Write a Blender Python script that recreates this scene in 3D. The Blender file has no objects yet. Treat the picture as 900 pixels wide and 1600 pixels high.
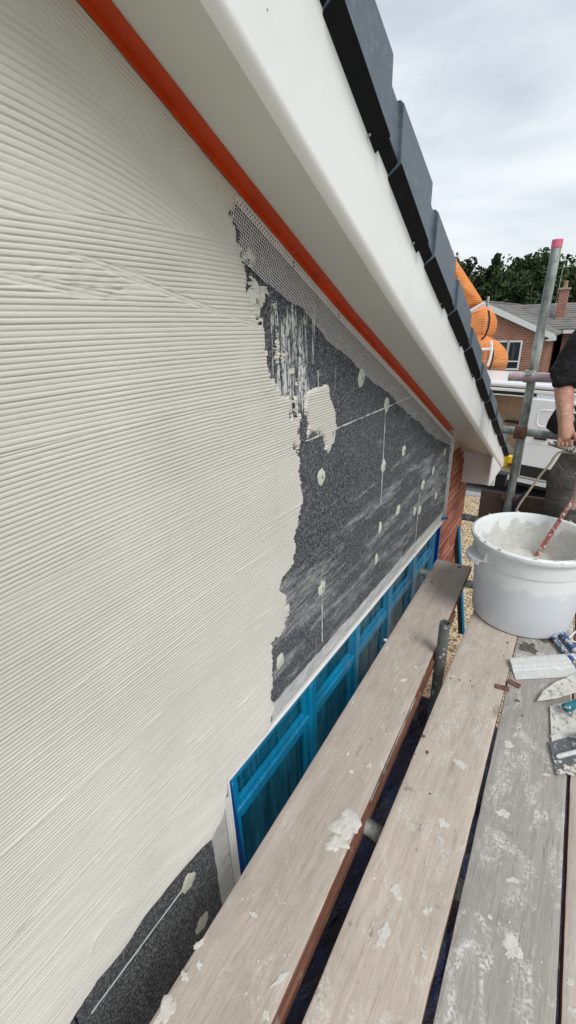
import bpy, bmesh, math, random
import numpy as np
from mathutils import Vector, Matrix, noise as mnoise

random.seed(7)
rng = np.random.default_rng(7)
S = bpy.context.scene
COL = S.collection
R = math.radians

# ------------------------------------------------------------------ camera
EYE = Vector((0.0, 0.0, 1.44))
ROT = Matrix(((0.8368, -0.1867, 0.5147), (0.5466, 0.3400, -0.7653), (-0.0321, 0.9217, 0.3865)))
cd = bpy.data.cameras.new('camera')
cam = bpy.data.objects.new('camera', cd)
COL.objects.link(cam)
cam.matrix_world = Matrix.Translation(EYE) @ ROT.to_4x4()
cd.sensor_fit = 'VERTICAL'; cd.sensor_height = 32.0; cd.sensor_width = 18.0; cd.lens = 14.0
cd.clip_start = 0.02; cd.clip_end = 400
S.camera = cam

# ------------------------------------------------------------------ light
SUN_EL, SUN_AZ = 52, 118          # azimuth clockwise from +Y
W = bpy.data.worlds.new('World'); S.world = W; W.use_nodes = True
wt = W.node_tree; wt.nodes.clear()
def wn(t, **k):
    n = wt.nodes.new(t)
    for a, b in k.items(): setattr(n, a, b)
    return n
wo = wn('ShaderNodeOutputWorld'); wb = wn('ShaderNodeBackground')
sky = wn('ShaderNodeTexSky'); sky.sky_type = 'NISHITA'; sky.sun_disc = False
sky.sun_elevation = R(SUN_EL); sky.sun_rotation = R(SUN_AZ); sky.air_density = 1.0; sky.dust_density = 2.0
tc = wn('ShaderNodeTexCoord'); mp = wn('ShaderNodeMapping')
mp.inputs['Scale'].default_value = (1.0, 1.0, 3.2)
nz = wn('ShaderNodeTexNoise'); nz.inputs['Scale'].default_value = 2.3; nz.inputs['Detail'].default_value = 7; nz.inputs['Roughness'].default_value = 0.55
nz.inputs['Distortion'].default_value = 0.35
cr = wn('ShaderNodeValToRGB')
cr.color_ramp.elements[0].position = 0.34; cr.color_ramp.elements[0].color = (4.1, 4.55, 4.95, 1)
cr.color_ramp.elements[1].position = 0.66; cr.color_ramp.elements[1].color = (6.3, 6.6, 6.8, 1)
mx = wn('ShaderNodeMix', data_type='RGBA'); mx.inputs[0].default_value = 0.88
L = wt.links.new
L(tc.outputs['Generated'], mp.inputs['Vector']); L(mp.outputs['Vector'], nz.inputs['Vector'])
L(nz.outputs['Fac'], cr.inputs['Fac'])
L(sky.outputs['Color'], mx.inputs[6]); L(cr.outputs['Color'], mx.inputs[7])
sz = wn('ShaderNodeSeparateXYZ'); L(tc.outputs['Generated'], sz.inputs[0])
hr = wn('ShaderNodeValToRGB'); hr.color_ramp.elements[0].position = 0.0; hr.color_ramp.elements[0].color = (1.22, 1.20, 1.17, 1)
hr.color_ramp.elements[1].position = 0.40; hr.color_ramp.elements[1].color = (0.97, 0.98, 1.0, 1)
L(sz.outputs[2], hr.inputs['Fac'])
mm = wn('ShaderNodeMix', data_type='RGBA', blend_type='MULTIPLY'); mm.inputs[0].default_value = 1.0
L(mx.outputs[2], mm.inputs[6]); L(hr.outputs['Color'], mm.inputs[7])
L(mm.outputs[2], wb.inputs['Color']); wb.inputs['Strength'].default_value = 0.10
L(wb.outputs['Background'], wo.inputs['Surface'])
sd = bpy.data.lights.new('sun', 'SUN'); sd.energy = 1.5; sd.angle = R(22); sd.color = (1.0, 0.98, 0.95)
sun = bpy.data.objects.new('sun', sd); COL.objects.link(sun)
sdir = Vector((math.sin(R(SUN_AZ)) * math.cos(R(SUN_EL)), math.cos(R(SUN_AZ)) * math.cos(R(SUN_EL)), math.sin(R(SUN_EL))))
sun.rotation_euler = sdir.to_track_quat('Z', 'Y').to_euler()
S.view_settings.view_transform = 'Standard'; S.view_settings.look = 'None'
S.view_settings.exposure = 0.55; S.view_settings.gamma = 1.0; S.view_settings.use_curve_mapping = False
S.render.engine = 'CYCLES'
S.cycles.max_bounces = 6; S.cycles.transparent_max_bounces = 12

# ------------------------------------------------------------------ helpers
def on(px, py, **k):
    """point of the photograph carried onto a real plane (x=, y= or z= const)"""
    r = ROT @ Vector((px - 450.0, 800.0 - py, -700.0))
    a, v = list(k.items())[0]; i = 'xyz'.index(a)
    return EYE + r * ((v - EYE[i]) / r[i])
WL = {}
def link(o, parent=None):
    COL.objects.link(o)
    if parent is not None:
        o.parent = parent; o.location = -WL.get(parent.name, Vector((0, 0, 0)))
    WL[o.name] = Vector((0, 0, 0))
    return o
def tag(o, label=None, cat=None, group=None, kind=None):
    for k, v in (('label', label), ('category', cat), ('group', group), ('kind', kind)):
        if v: o[k] = v
    return o
def empty(name, loc, label, cat, group=None):
    o = bpy.data.objects.new(name, None); COL.objects.link(o); o.location = loc
    o.empty_display_size = 0.1
    WL[o.name] = Vector(loc)
    return tag(o, label, cat, group)
class MB:
    def __init__(s): s.v = []; s.f = []
    def add(s, vs, fs):
        b = len(s.v); s.v += [tuple(v) for v in vs]; s.f += [tuple(b + i for i in f) for f in fs]; return s
    def box(s, lo, hi, m=None):
        x0, y0, z0 = lo; x1, y1, z1 = hi
        vs = [Vector(p) for p in ((x0,y0,z0),(x1,y0,z0),(x1,y1,z0),(x0,y1,z0),(x0,y0,z1),(x1,y0,z1),(x1,y1,z1),(x0,y1,z1))]
        if m: vs = [m @ v for v in vs]
        return s.add(vs, [(0,3,2,1),(4,5,6,7),(0,1,5,4),(1,2,6,5),(2,3,7,6),(3,0,4,7)])
    def hexa(s, p):   # 8 corner points: bottom 4 then top 4
        return s.add(p, [(0,3,2,1),(4,5,6,7),(0,1,5,4),(1,2,6,5),(2,3,7,6),(3,0,4,7)])
    def prism(s, poly, d):   # extrude a polygon by the vector d
        n = len(poly); a = [Vector(p) for p in poly]; b = [p + Vector(d) for p in a]
        return s.add(a + b, [tuple(range(n))[::-1], tuple(range(n, 2*n))] + [(i, (i+1) % n, n + (i+1) % n, n + i) for i in range(n)])
    def rings(s, rs, close=True, caps=True):
        n = len(rs[0]); b = len(s.v)
        for r in rs: s.v += [tuple(p) for p in r]
        for k in range(len(rs) - 1):
            for i in range(n if close else n - 1):
                j = (i + 1) % n
                s.f.append((b+k*n+i, b+k*n+j, b+(k+1)*n+j, b+(k+1)*n+i))
        if caps and close:
            s.f.append(tuple(b + i for i in range(n))[::-1]); s.f.append(tuple(b + (len(rs)-1)*n + i for i in range(n)))
        return s
    def tube(s, pts, rad, n=12, caps=True):
        pts = [Vector(p) for p in pts]
        if not isinstance(rad, (list, tuple)): rad = [rad] * len(pts)
        rs = []; up = None
        for i, p in enumerate(pts):
            t = (pts[min(i+1, len(pts)-1)] - pts[max(i-1, 0)]).normalized()
            if up is None: up = t.orthogonal().normalized()
            up = (up - t * up.dot(t)).normalized(); w = t.cross(up)
            rs.append([p + (up * math.cos(2*math.pi*k/n) + w * math.sin(2*math.pi*k/n)) * rad[i] for k in range(n)])
        return s.rings(rs, True, caps)
    def hollow(s, a, b, ro, ri, n=18):
        a, b = Vector(a), Vector(b); t = (b - a).normalized(); u = t.orthogonal().normalized(); w = t.cross(u)
        c = [(u*math.cos(2*math.pi*k/n) + w*math.sin(2*math.pi*k/n)) for k in range(n)]
        rs = [[a + q*ri for q in c], [a + q*ro for q in c], [b + q*ro for q in c], [b + q*ri for q in c], [a + q*ri for q in c]]
        return s.rings(rs, True, False)
    def lathe(s, prof, c, n=48, m=None):
        rs = []
        for r, z in prof:
            q = [Vector((c[0] + r*math.cos(2*math.pi*k/n), c[1] + r*math.sin(2*math.pi*k/n), c[2] + z)) for k in range(n)]
            rs.append(q)
        return s.rings(rs, True, False)
    def build(s, name, m, parent=None, smooth=False, bevel=0, seg=2):
        me = bpy.data.meshes.new(name); me.from_pydata(s.v, [], s.f); me.update()
        o = bpy.data.objects.new(name, me); me.materials.append(m)
        if smooth:
            me.polygons.foreach_set('use_smooth', [True] * len(me.polygons))
            if hasattr(me, 'set_sharp_from_angle'): me.set_sharp_from_angle(angle=R(40))
        link(o, parent)
        if bevel:
            bv = o.modifiers.new('bevel', 'BEVEL'); bv.width = bevel; bv.segments = seg; bv.limit_method = 'ANGLE'; bv.angle_limit = R(35)
        return o
def pinterp(pts, y):
    ps = sorted(pts); ys = [p[0] for p in ps]; zs = [p[1] for p in ps]
    if y <= ys[0]: k = (zs[1]-zs[0])/(ys[1]-ys[0]); k = -0.49; return zs[0] + k*(y-ys[0])
    if y >= ys[-1]: k = -0.46; return zs[-1] + k*(y-ys[-1])
    return float(np.interp(y, ys, zs))
# ------------------------------------------------------------------ materials
class NT:
    def __init__(s, name, rough=0.6, spec=0.4, metal=0.0):
        s.m = bpy.data.materials.new(name); s.m.use_nodes = True; s.t = s.m.node_tree
        s.b = s.t.nodes['Principled BSDF']
        s.b.inputs['Roughness'].default_value = rough; s.b.inputs['Metallic'].default_value = metal
        s.b.inputs['Specular IOR Level'].default_value = spec
        s.co = s.t.nodes.new('ShaderNodeTexCoord').outputs['Object']
        s.hs = None
    def L(s, a, b): s.t.links.new(a, b)
    def val(s, sock, v):
        if hasattr(v, 'is_linked') or isinstance(v, bpy.types.NodeSocket): s.L(v, sock)
        elif isinstance(v, (tuple, list)) and len(v) == 3 and sock.type == 'RGBA': sock.default_value = (*v, 1)
        else: sock.default_value = v
    def map(s, scale=(1,1,1), rot=(0,0,0), loc=(0,0,0), co=None):
        n = s.t.nodes.new('ShaderNodeMapping'); s.L(co or s.co, n.inputs['Vector'])
        n.inputs['Scale'].default_value = scale; n.inputs['Rotation'].default_value = rot; n.inputs['Location'].default_value = loc
        return n.outputs[0]
    def noise(s, scale=5, detail=4, rough=0.55, co=None, dist=0, out='Fac'):
        n = s.t.nodes.new('ShaderNodeTexNoise'); s.L(co or s.co, n.inputs['Vector'])
        n.inputs['Scale'].default_value = scale; n.inputs['Detail'].default_value = detail; n.inputs['Roughness'].default_value = rough; n.inputs['Distortion'].default_value = dist
        return n.outputs[out]
    def voro(s, scale=5, co=None, feature='F1', out='Distance', rnd=1.0):
        n = s.t.nodes.new('ShaderNodeTexVoronoi'); n.feature = feature; s.L(co or s.co, n.inputs['Vector'])
        n.inputs['Scale'].default_value = scale; n.inputs['Randomness'].default_value = rnd
        return n.outputs[out]
    def ramp(s, fac, *stops):
        n = s.t.nodes.new('ShaderNodeValToRGB'); s.L(fac, n.inputs['Fac']); e = n.color_ramp.elements
        while len(e) < len(stops): e.new(0.5)
        for i, (p, c) in enumerate(stops):
            e[i].position = p; e[i].color = (c, c, c, 1) if isinstance(c, (int, float)) else (*c, 1)
        return n.outputs['Color']
    def mix(s, fac, a, b, mode='MIX'):
        n = s.t.nodes.new('ShaderNodeMix'); n.data_type = 'RGBA'; n.blend_type = mode
        s.val(n.inputs[0], fac); s.val(n.inputs[6], a); s.val(n.inputs[7], b); return n.outputs[2]
    def math(s, op, a, b=0.0):
        n = s.t.nodes.new('ShaderNodeMath'); n.operation = op; s.val(n.inputs[0], a); s.val(n.inputs[1], b); return n.outputs[0]
    def obj_random(s):
        return s.t.nodes.new('ShaderNodeObjectInfo').outputs['Random']
    def col(s, c): s.val(s.b.inputs['Base Color'], c); return s
    def rgh(s, c): s.val(s.b.inputs['Roughness'], c); return s
    def bump(s, h, strength=0.5, dist=0.002):
        n = s.t.nodes.new('ShaderNodeBump'); s.L(h, n.inputs['Height']); n.inputs['Strength'].default_value = strength; n.inputs['Distance'].default_value = dist
        if s.hs: s.L(s.hs, n.inputs['Normal'])
        s.hs = n.outputs[0]; s.L(s.hs, s.b.inputs['Normal']); return s
def simple(name, c, rough=0.6, var=0.12, scale=8, bump=0.0, metal=0, spec=0.4):
    n = NT(name, rough, spec, metal)
    f = n.noise(scale, 6)
    d = tuple(x*(1-var) for x in c); e = tuple(min(1, x*(1+var)) for x in c)
    n.col(n.ramp(f, (0.3, d), (0.7, e)))
    n.rgh(n.ramp(n.noise(scale*3, 3), (0.2, max(0.05, rough-0.12)), (0.8, min(1, rough+0.12))))
    if bump: n.bump(n.noise(scale*12, 4), bump, 0.001)
    return n.m

def m_render():
    n = NT('base_coat_render', 0.85, 0.25)
    f = n.noise(3.2, 5); g = n.noise(420, 2)
    c = n.ramp(f, (0.3, (0.565, 0.54, 0.482)), (0.7, (0.645, 0.62, 0.562)))
    c = n.mix(n.ramp(n.noise(9, 4), (0.58, 0.0), (0.75, 0.25)), c, (0.56, 0.53, 0.46))
    n.col(n.mix(n.ramp(g, (0.2, 0.12), (0.45, 0.0)), c, (0.34, 0.33, 0.29)))
    n.bump(n.noise(700, 3), 0.35, 0.0012)
    n.bump(n.noise(130, 4), 0.35, 0.0015)
    return n.m
def m_eps():
    n = NT('graphite_foam', 0.8, 0.3)
    v = n.voro(235, out='Color'); sep = n.t.nodes.new('ShaderNodeSeparateColor'); n.L(v, sep.inputs[0])
    base = n.ramp(sep.outputs[0], (0.0, (0.018, 0.019, 0.022)), (0.45, (0.058, 0.061, 0.068)), (0.8, (0.115, 0.12, 0.13)), (1.0, (0.25, 0.255, 0.265)))
    base = n.mix(n.ramp(n.noise(2.2, 5), (0.35, 0.0), (0.7, 0.3)), base, (0.115, 0.12, 0.135))
    # thin skim of mortar dragged along the wall by the trowel
    st = n.noise(1.0, 6, 0.65, n.map((6, 2.6, 17))); st2 = n.noise(1.0, 4, 0.6, n.map((40, 14, 170)))
    sx = n.t.nodes.new('ShaderNodeSeparateXYZ'); n.L(n.co, sx.inputs[0])
    ar = n.math('MULTIPLY', n.ramp(sx.outputs[1], (0.0, 0.0), (1.0, 1.0)), 1.0)
    yy = n.math('SUBTRACT', n.math('MULTIPLY', sx.outputs[1], 0.060), n.math('MULTIPLY', n.math('ABSOLUTE', n.math('SUBTRACT', sx.outputs[2], 0.42)), 0.20))
    st = n.math('ADD', st, n.math('MINIMUM', yy, 0.085))
    k = n.ramp(st, (0.565, 0.0), (0.67, 0.9)); k2 = n.ramp(st2, (0.38, 0.0), (0.62, 1.0))
    k = n.math('MULTIPLY', k, k2)
    fine = n.ramp(n.noise(380, 2), (0.42, 0.15), (0.6, 1.0))
    k = n.math('MULTIPLY', k, fine)
    dr = n.noise(1.0, 6, 0.7, n.map((8, 55, 3.0))); kd = n.ramp(dr, (0.66, 0.0), (0.71, 0.8))
    kd = n.math('MULTIPLY', kd, n.ramp(n.noise(160, 3), (0.42, 0.0), (0.52, 1.0)))
    k = n.math('MAXIMUM', k, kd)
    # vertical tears of mortar beside the torn edge of the coat
    e1 = n.ramp(n.math('ABSOLUTE', n.math('SUBTRACT', sx.outputs[1], 1.16)), (0.06, 1.0), (0.34, 0.0))
    e2 = n.ramp(n.math('ABSOLUTE', n.math('SUBTRACT', sx.outputs[2], 1.33)), (0.12, 1.0), (0.24, 0.0))
    tr = n.math('ADD', n.noise(1.0, 6, 0.7, n.map((8, 75, 5)), 0.4), n.math('MULTIPLY', n.math('SUBTRACT', n.math('MULTIPLY', e1, e2), 1.0), 0.35))
    kt = n.math('MULTIPLY', n.ramp(tr, (0.47, 0.0), (0.51, 1.0)), n.ramp(n.noise(1.0, 4, 0.6, n.map((100, 150, 70))), (0.42, 0.0), (0.50, 1.0)))
    k = n.math('MAXIMUM', k, kt)
    n.col(n.mix(k, base, (0.60, 0.60, 0.585)))
    n.bump(n.voro(330), 0.5, 0.0012)
    return n.m
def m_wood(name, c1, c2, grain=(0.18, 0.14, 0.11), stain=0.5, mortar=0.6, seed=0.0):
    n = NT(name, 0.85, 0.2)
    rot = (0, 0, 0)
    w = n.noise(1.0, 8, 0.62, n.map((60, 3.2, 40), rot, (seed*3.1, seed, 0)), 1.6)
    big = n.noise(1.0, 4, 0.5, n.map((13, 5.0, 9), rot, (seed, seed*2, 0)), 0.8)
    fine = n.noise(1.0, 3, 0.6, n.map((320, 7, 300), rot, (seed, 0, 0)))
    c = n.ramp(w, (0.22, c1), (0.72, c2))
    c = n.mix(n.ramp(big, (0.42, 0.0), (0.68, 0.6)), c, tuple(x*0.74 for x in c2))
    c = n.mix(n.ramp(n.noise(95, 5, 0.7, n.map((1, .45, 1), rot, (seed, 3, 0))), (0.50, 0.0), (0.72, 0.4)), c, tuple(x*0.62 for x in c2))
    c = n.mix(n.ramp(fine, (0.22, 0.35), (0.40, 0.0)), c, grain)
    crack = n.noise(1.0, 2, 0.4, n.map((55, 0.55, 55), rot, (seed*1.7, seed, 2)), 1.4)
    c = n.mix(n.ramp(crack, (0.4905, 0.0), (0.494, 0.8), (0.4975, 0.0)), c, tuple(x*0.55 for x in grain))
    kn = n.voro(1.0, n.map((7.5, 2.1, 7), rot, (seed*1.3, seed*2.2, 0))); kv = n.math('ADD', kn, n.math('MULTIPLY', n.noise(40, 3), 0.05))
    c = n.mix(n.ramp(kv, (0.085, 0.75), (0.12, 0.15), (0.17, 0.0)), c, tuple(x*1.15 for x in grain))
    dirt = n.noise(1.0, 6, 0.75, n.map((5, 2.2, 5), rot, (seed*0.7, seed*1.9, 0)), 0.6)
    c = n.mix(n.ramp(dirt, (0.50, 0.0), (0.70, 0.5)), c, tuple(x*0.55 for x in c2))
    c = n.mix(n.ramp(n.noise(1.0, 2, 0.6, n.map((430, 16, 300), rot, (seed, 5, 0))), (0.30, 0.35), (0.42, 0.0)), c, tuple(x*0.9 for x in grain))
    # dark stains
    c = n.mix(n.ramp(n.noise(23, 3, 0.5, n.map((1, 0.8, 1), rot, (seed*5, 1, 0))), (0.68, 0.0), (0.74, stain)), c, (0.16, 0.125, 0.10))
    # smears and dust of dried mortar
    sm = n.noise(1.0, 7, 0.7, n.map((11, 6, 8), rot, (seed*2, 4, 0)), 1.2)
    ks = n.math('MULTIPLY', n.ramp(sm, (0.60-0.10*mortar, 0.0), (0.70-0.06*mortar, mortar)), n.ramp(n.noise(120, 4), (0.40, 0.0), (0.56, 1.0)))
    sp = n.voro(42, n.map((1, 1, 1), rot, (seed, 0, 0))); kp = n.ramp(n.math('ADD', sp, n.math('MULTIPLY', n.noise(60, 3), 0.12)), (0.12, 0.85), (0.15, 0.0))
    kp = n.math('MULTIPLY', kp, n.ramp(n.noise(6, 2), (0.46, 0.0), (0.56, 1.0)))
    k = n.math('MAXIMUM', ks, kp)
    n.col(n.mix(k, c, (0.63, 0.62, 0.58)))
    n.bump(w, 0.35, 0.0015); n.bump(fine, 0.3, 0.0006); n.bump(k, 0.5, 0.001)
    return n.m
def m_boardedge():
    n = NT('board_edge_stained', 0.75, 0.3)
    w = n.noise(1.0, 6, 0.6, n.map((20, 3, 160)))
    c = n.ramp(w, (0.3, (0.06, 0.024, 0.016)), (0.55, (0.20, 0.085, 0.055)), (0.8, (0.30, 0.18, 0.13)))
    n.col(n.mix(n.ramp(n.noise(14, 4), (0.6, 0), (0.68, 0.7)), c, (0.33, 0.28, 0.23)))
    n.bump(w, 0.5, 0.002); return n.m
def m_film():
    n = NT('blue_masking_film', 0.16, 0.6)
    f = n.noise(2.2, 5, 0.5, n.map((1, 2.4, 0.7)), 0.6)
    c = n.ramp(f, (0.3, (0.0, 0.15, 0.33)), (0.7, (0.0, 0.29, 0.54)))
    n.col(c); wr = n.noise(1.0, 6, 0.62, n.map((6, 34, 3.2)), 1.0)
    n.bump(wr, 0.75, 0.012)
    return n.m
def m_filmglass(name='film_over_glass', a=(0.0, 0.035, 0.075), b=(0.0, 0.11, 0.18)):
    n = NT(name, 0.12, 0.6)
    c = n.ramp(n.noise(1.0, 5, 0.6, n.map((2, 18, 2.0)), 0.8), (0.3, a), (0.72, b))
    n.col(n.mix(n.ramp(n.noise(1.0, 4, 0.6, n.map((2, 60, 3.0)), 0.5), (0.66, 0), (0.76, 0.5)), c, (0.12, 0.32, 0.42)))
    n.bump(n.noise(1.0, 6, 0.62, n.map((6, 30, 4)), 1.0), 0.7, 0.010)
    return n.m
def m_brick(name, cols):
    n = NT(name, 0.85, 0.25)
    r = n.obj_random(); f = n.noise(60, 5)
    c = n.ramp(r, *[(i/(len(cols)-1), q) for i, q in enumerate(cols)])
    c = n.mix(n.ramp(f, (0.35, 0.0), (0.7, 0.45)), c, (0.10, 0.045, 0.03))
    c = n.mix(n.ramp(n.noise(25, 3), (0.6, 0.0), (0.72, 0.35)), c, (0.42, 0.36, 0.30))
    n.col(c); n.bump(n.noise(170, 4), 0.6, 0.002); return n.m
def m_farbrick():
    n = NT('far_brickwork', 0.85, 0.2)
    bt = n.t.nodes.new('ShaderNodeTexBrick')
    mp = n.t.nodes.new('ShaderNodeCombineXYZ'); sp = n.t.nodes.new('ShaderNodeSeparateXYZ'); n.L(n.co, sp.inputs[0])
    s2 = n.math('ADD', sp.outputs[0], sp.outputs[1]); n.L(s2, mp.inputs[0]); n.L(sp.outputs[2], mp.inputs[1])
    n.L(mp.outputs[0], bt.inputs['Vector'])
    for k, v in (('Scale', 1.0), ('Mortar Size', 0.012), ('Brick Width', 0.225), ('Row Height', 0.085)): bt.inputs[k].default_value = v
    bt.inputs['Color1'].default_value = (0.36, 0.115, 0.06, 1); bt.inputs['Color2'].default_value = (0.20, 0.055, 0.035, 1); bt.inputs['Mortar'].default_value = (0.42, 0.34, 0.28, 1)
    bt.inputs['Bias'].default_value = -0.1
    n.col(n.mix(n.ramp(n.noise(1.3, 4), (0.4, 0), (0.7, 0.3)), bt.outputs['Color'], (0.15, 0.06, 0.04)))
    n.bump(bt.outputs['Fac'], -0.4, 0.006); return n.m
def m_tilefar():
    n = NT('grey_concrete_roof_tiles', 0.85, 0.2)
    c = n.ramp(n.noise(1.2, 6, 0.7), (0.3, (0.13, 0.125, 0.12)), (0.55, (0.22, 0.21, 0.20)), (0.75, (0.30, 0.28, 0.26)))
    n.col(n.mix(n.ramp(n.voro(3.2, out='Color'), (0.5, 0.0), (0.9, 0.25)), c, (0.09, 0.085, 0.08))); return n.m
def m_cap():
    n = NT('dark_slate_grey_cap', 0.42, 0.5)
    f = n.noise(7, 6, 0.6, n.map((1, 1, 2.5)), 0.7)
    c = n.ramp(f, (0.3, (0.065, 0.088, 0.112)), (0.72, (0.125, 0.16, 0.192)))
    c = n.mix(n.ramp(n.noise(45, 5), (0.55, 0.0), (0.72, 0.5)), c, (0.21, 0.235, 0.255))
    c = n.mix(n.ramp(n.noise(2.3, 4, 0.6), (0.5, 0), (0.68, 0.45)), c, (0.17, 0.19, 0.205))
    n.col(c); n.rgh(n.ramp(f, (0.3, 0.35), (0.7, 0.55))); n.bump(n.noise(240, 3), 0.12, 0.0006); return n.m
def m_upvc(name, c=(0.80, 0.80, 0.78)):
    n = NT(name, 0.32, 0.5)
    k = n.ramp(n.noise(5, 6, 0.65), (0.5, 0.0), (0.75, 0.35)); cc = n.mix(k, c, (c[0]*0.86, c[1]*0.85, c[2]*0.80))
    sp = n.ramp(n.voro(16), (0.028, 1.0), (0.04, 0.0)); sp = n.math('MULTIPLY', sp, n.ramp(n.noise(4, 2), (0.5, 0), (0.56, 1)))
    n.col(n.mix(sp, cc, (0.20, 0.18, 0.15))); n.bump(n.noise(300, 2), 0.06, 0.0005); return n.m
def m_galv():
    n = NT('galvanised_tube_weathered', 0.55, 0.5, 0.35)
    c = n.ramp(n.noise(9, 6, 0.7, n.map((1, 1, 0.35))), (0.38, (0.14, 0.15, 0.13)), (0.5, (0.34, 0.365, 0.33)), (0.6, (0.60, 0.64, 0.585)))
    c = n.mix(n.ramp(n.noise(38, 5), (0.60, 0), (0.7, 0.55)), c, (0.11, 0.10, 0.085))
    n.col(c); n.bump(n.noise(90, 4), 0.35, 0.001); return n.m
def m_gravel(name, a, b, c, scale=34):
    n = NT(name, 0.8, 0.3)
    v = n.voro(scale, out='Color'); sep = n.t.nodes.new('ShaderNodeSeparateColor'); n.L(v, sep.inputs[0])
    col = n.ramp(sep.outputs[0], (0.0, a), (0.45, b), (0.85, c), (1.0, (0.75, 0.70, 0.62)))
    d = n.voro(scale)
    n.col(n.mix(n.ramp(d, (0.45, 0.0), (0.75, 0.85)), col, tuple(x*0.18 for x in a))); n.bump(d, -0.9, 0.02); return n.m
def m_bucket():
    n = NT('bucket_plastic_smeared', 0.4, 0.45)
    n.b.inputs['Subsurface Weight'].default_value = 0.0
    sp = n.t.nodes.new('ShaderNodeSeparateXYZ'); n.L(n.co, sp.inputs[0])
    edge = n.math('ADD', sp.outputs[2], n.math('MULTIPLY', n.math('SUBTRACT', n.noise(9, 6, 0.65), 0.5), 0.22))
    sm = n.ramp(edge, (0.235, 0.0), (0.26, 1.0))
    c = n.mix(sm, (0.69, 0.715, 0.755), (0.81, 0.82, 0.82))
    c = n.mix(n.ramp(sp.outputs[2], (0.335, 0.0), (0.34, 1.0)), c, (0.77, 0.80, 0.79))
    c = n.mix(n.math('MULTIPLY', n.ramp(n.noise(70, 3), (0.63, 0.0), (0.7, 0.6)), n.ramp(n.noise(8, 2), (0.5, 0), (0.6, 1))), c, (0.36, 0.36, 0.34))
    c = n.mix(n.math('MULTIPLY', n.ramp(n.noise(1.0, 6, 0.7, n.map((14, 14, 5)), 0.8), (0.56, 0.0), (0.66, 0.7)), n.ramp(n.noise(60, 4), (0.42, 0), (0.56, 1))), c, (0.66, 0.645, 0.59))
    c = n.mix(n.ramp(n.noise(1.0, 3, 0.5, n.map((60, 60, 6), (0.5, 0.3, 0)), 0.3), (0.28, 0.35), (0.34, 0.0)), c, (0.50, 0.50, 0.49))
    n.col(c); n.rgh(n.ramp(sm, (0.0, 0.35), (1.0, 0.65))); n.bump(n.noise(60, 5), 0.15, 0.001); return n.m
def m_mortar(name='wet_mortar', a=(0.50, 0.48, 0.42), b=(0.66, 0.645, 0.59), r=0.6):
    n = NT(name, r, 0.35)
    f = n.noise(26, 7, 0.7, None, 1.0)
    n.col(n.ramp(f, (0.3, a), (0.7, b))); n.bump(f, 0.9, 0.008); n.bump(n.noise(140, 4), 0.4, 0.002); return n.m
def m_crust(name, under, amount=0.5, r=0.6):
    n = NT(name, r, 0.4)
    k = n.ramp(n.noise(48, 6, 0.65), (0.62-amount*0.35, 0.0), (0.68-amount*0.35, 1.0))
    c = n.ramp(n.noise(20, 4), (0.3, tuple(x*0.75 for x in under)), (0.7, under))
    n.col(n.mix(k, c, (0.60, 0.585, 0.54))); n.bump(k, 0.6, 0.0015); n.bump(n.noise(200, 3), 0.2, 0.0006); return n.m
def m_cloth(name, c, dust=0.3, seed=0.0):
    n = NT(name, 0.92, 0.15)
    f = n.noise(12, 6, 0.6); cc = n.ramp(f, (0.3, tuple(x*0.7 for x in c)), (0.7, tuple(x*1.3 for x in c)))
    k = n.math('MULTIPLY', n.ramp(n.noise(1.0, 6, 0.7, n.map((22, 22, 40)), 1.0), (0.58, 0), (0.66, dust)), n.ramp(n.noise(5, 2), (0.42, 0), (0.55, 1)))
    n.col(n.mix(k, cc, (0.55, 0.53, 0.49)))
    n.bump(n.noise(1.0, 4, 0.5, n.map((10, 10, 22)), 1.6), 0.9, 0.02); n.bump(n.noise(500, 2), 0.2, 0.0006); return n.m
def m_skin():
    n = NT('skin', 0.5, 0.4)
    c = n.ramp(n.noise(24, 5), (0.3, (0.40, 0.20, 0.135)), (0.7, (0.56, 0.32, 0.23)))
    c = n.mix(n.ramp(n.noise(75, 5), (0.57, 0.0), (0.66, 0.6)), c, (0.62, 0.55, 0.49))
    c = n.mix(n.ramp(n.noise(14, 3), (0.45, 0.0), (0.7, 0.4)), c, (0.50, 0.20, 0.15))
    n.b.inputs['Subsurface Weight'].default_value = 0.08; n.b.inputs['Subsurface Radius'].default_value = (0.02, 0.008, 0.004)
    n.col(c); n.bump(n.noise(190, 3), 0.25, 0.001); return n.m
def m_leaf():
    n = NT('tree_leaves', 0.75, 0.2)
    r = n.noise(0.55, 4); g = n.noise(7, 2)
    c = n.ramp(r, (0.3, (0.016, 0.028, 0.014)), (0.5, (0.034, 0.055, 0.024)), (0.72, (0.070, 0.098, 0.038)))
    c = n.mix(n.ramp(g, (0.4, 0), (0.7, 0.5)), c, (0.055, 0.085, 0.03))
    c = n.mix(0.35, c, n.mix(n.obj_random(), (0.020, 0.040, 0.022), (0.115, 0.145, 0.045)))
    n.col(c); return n.m
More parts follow.
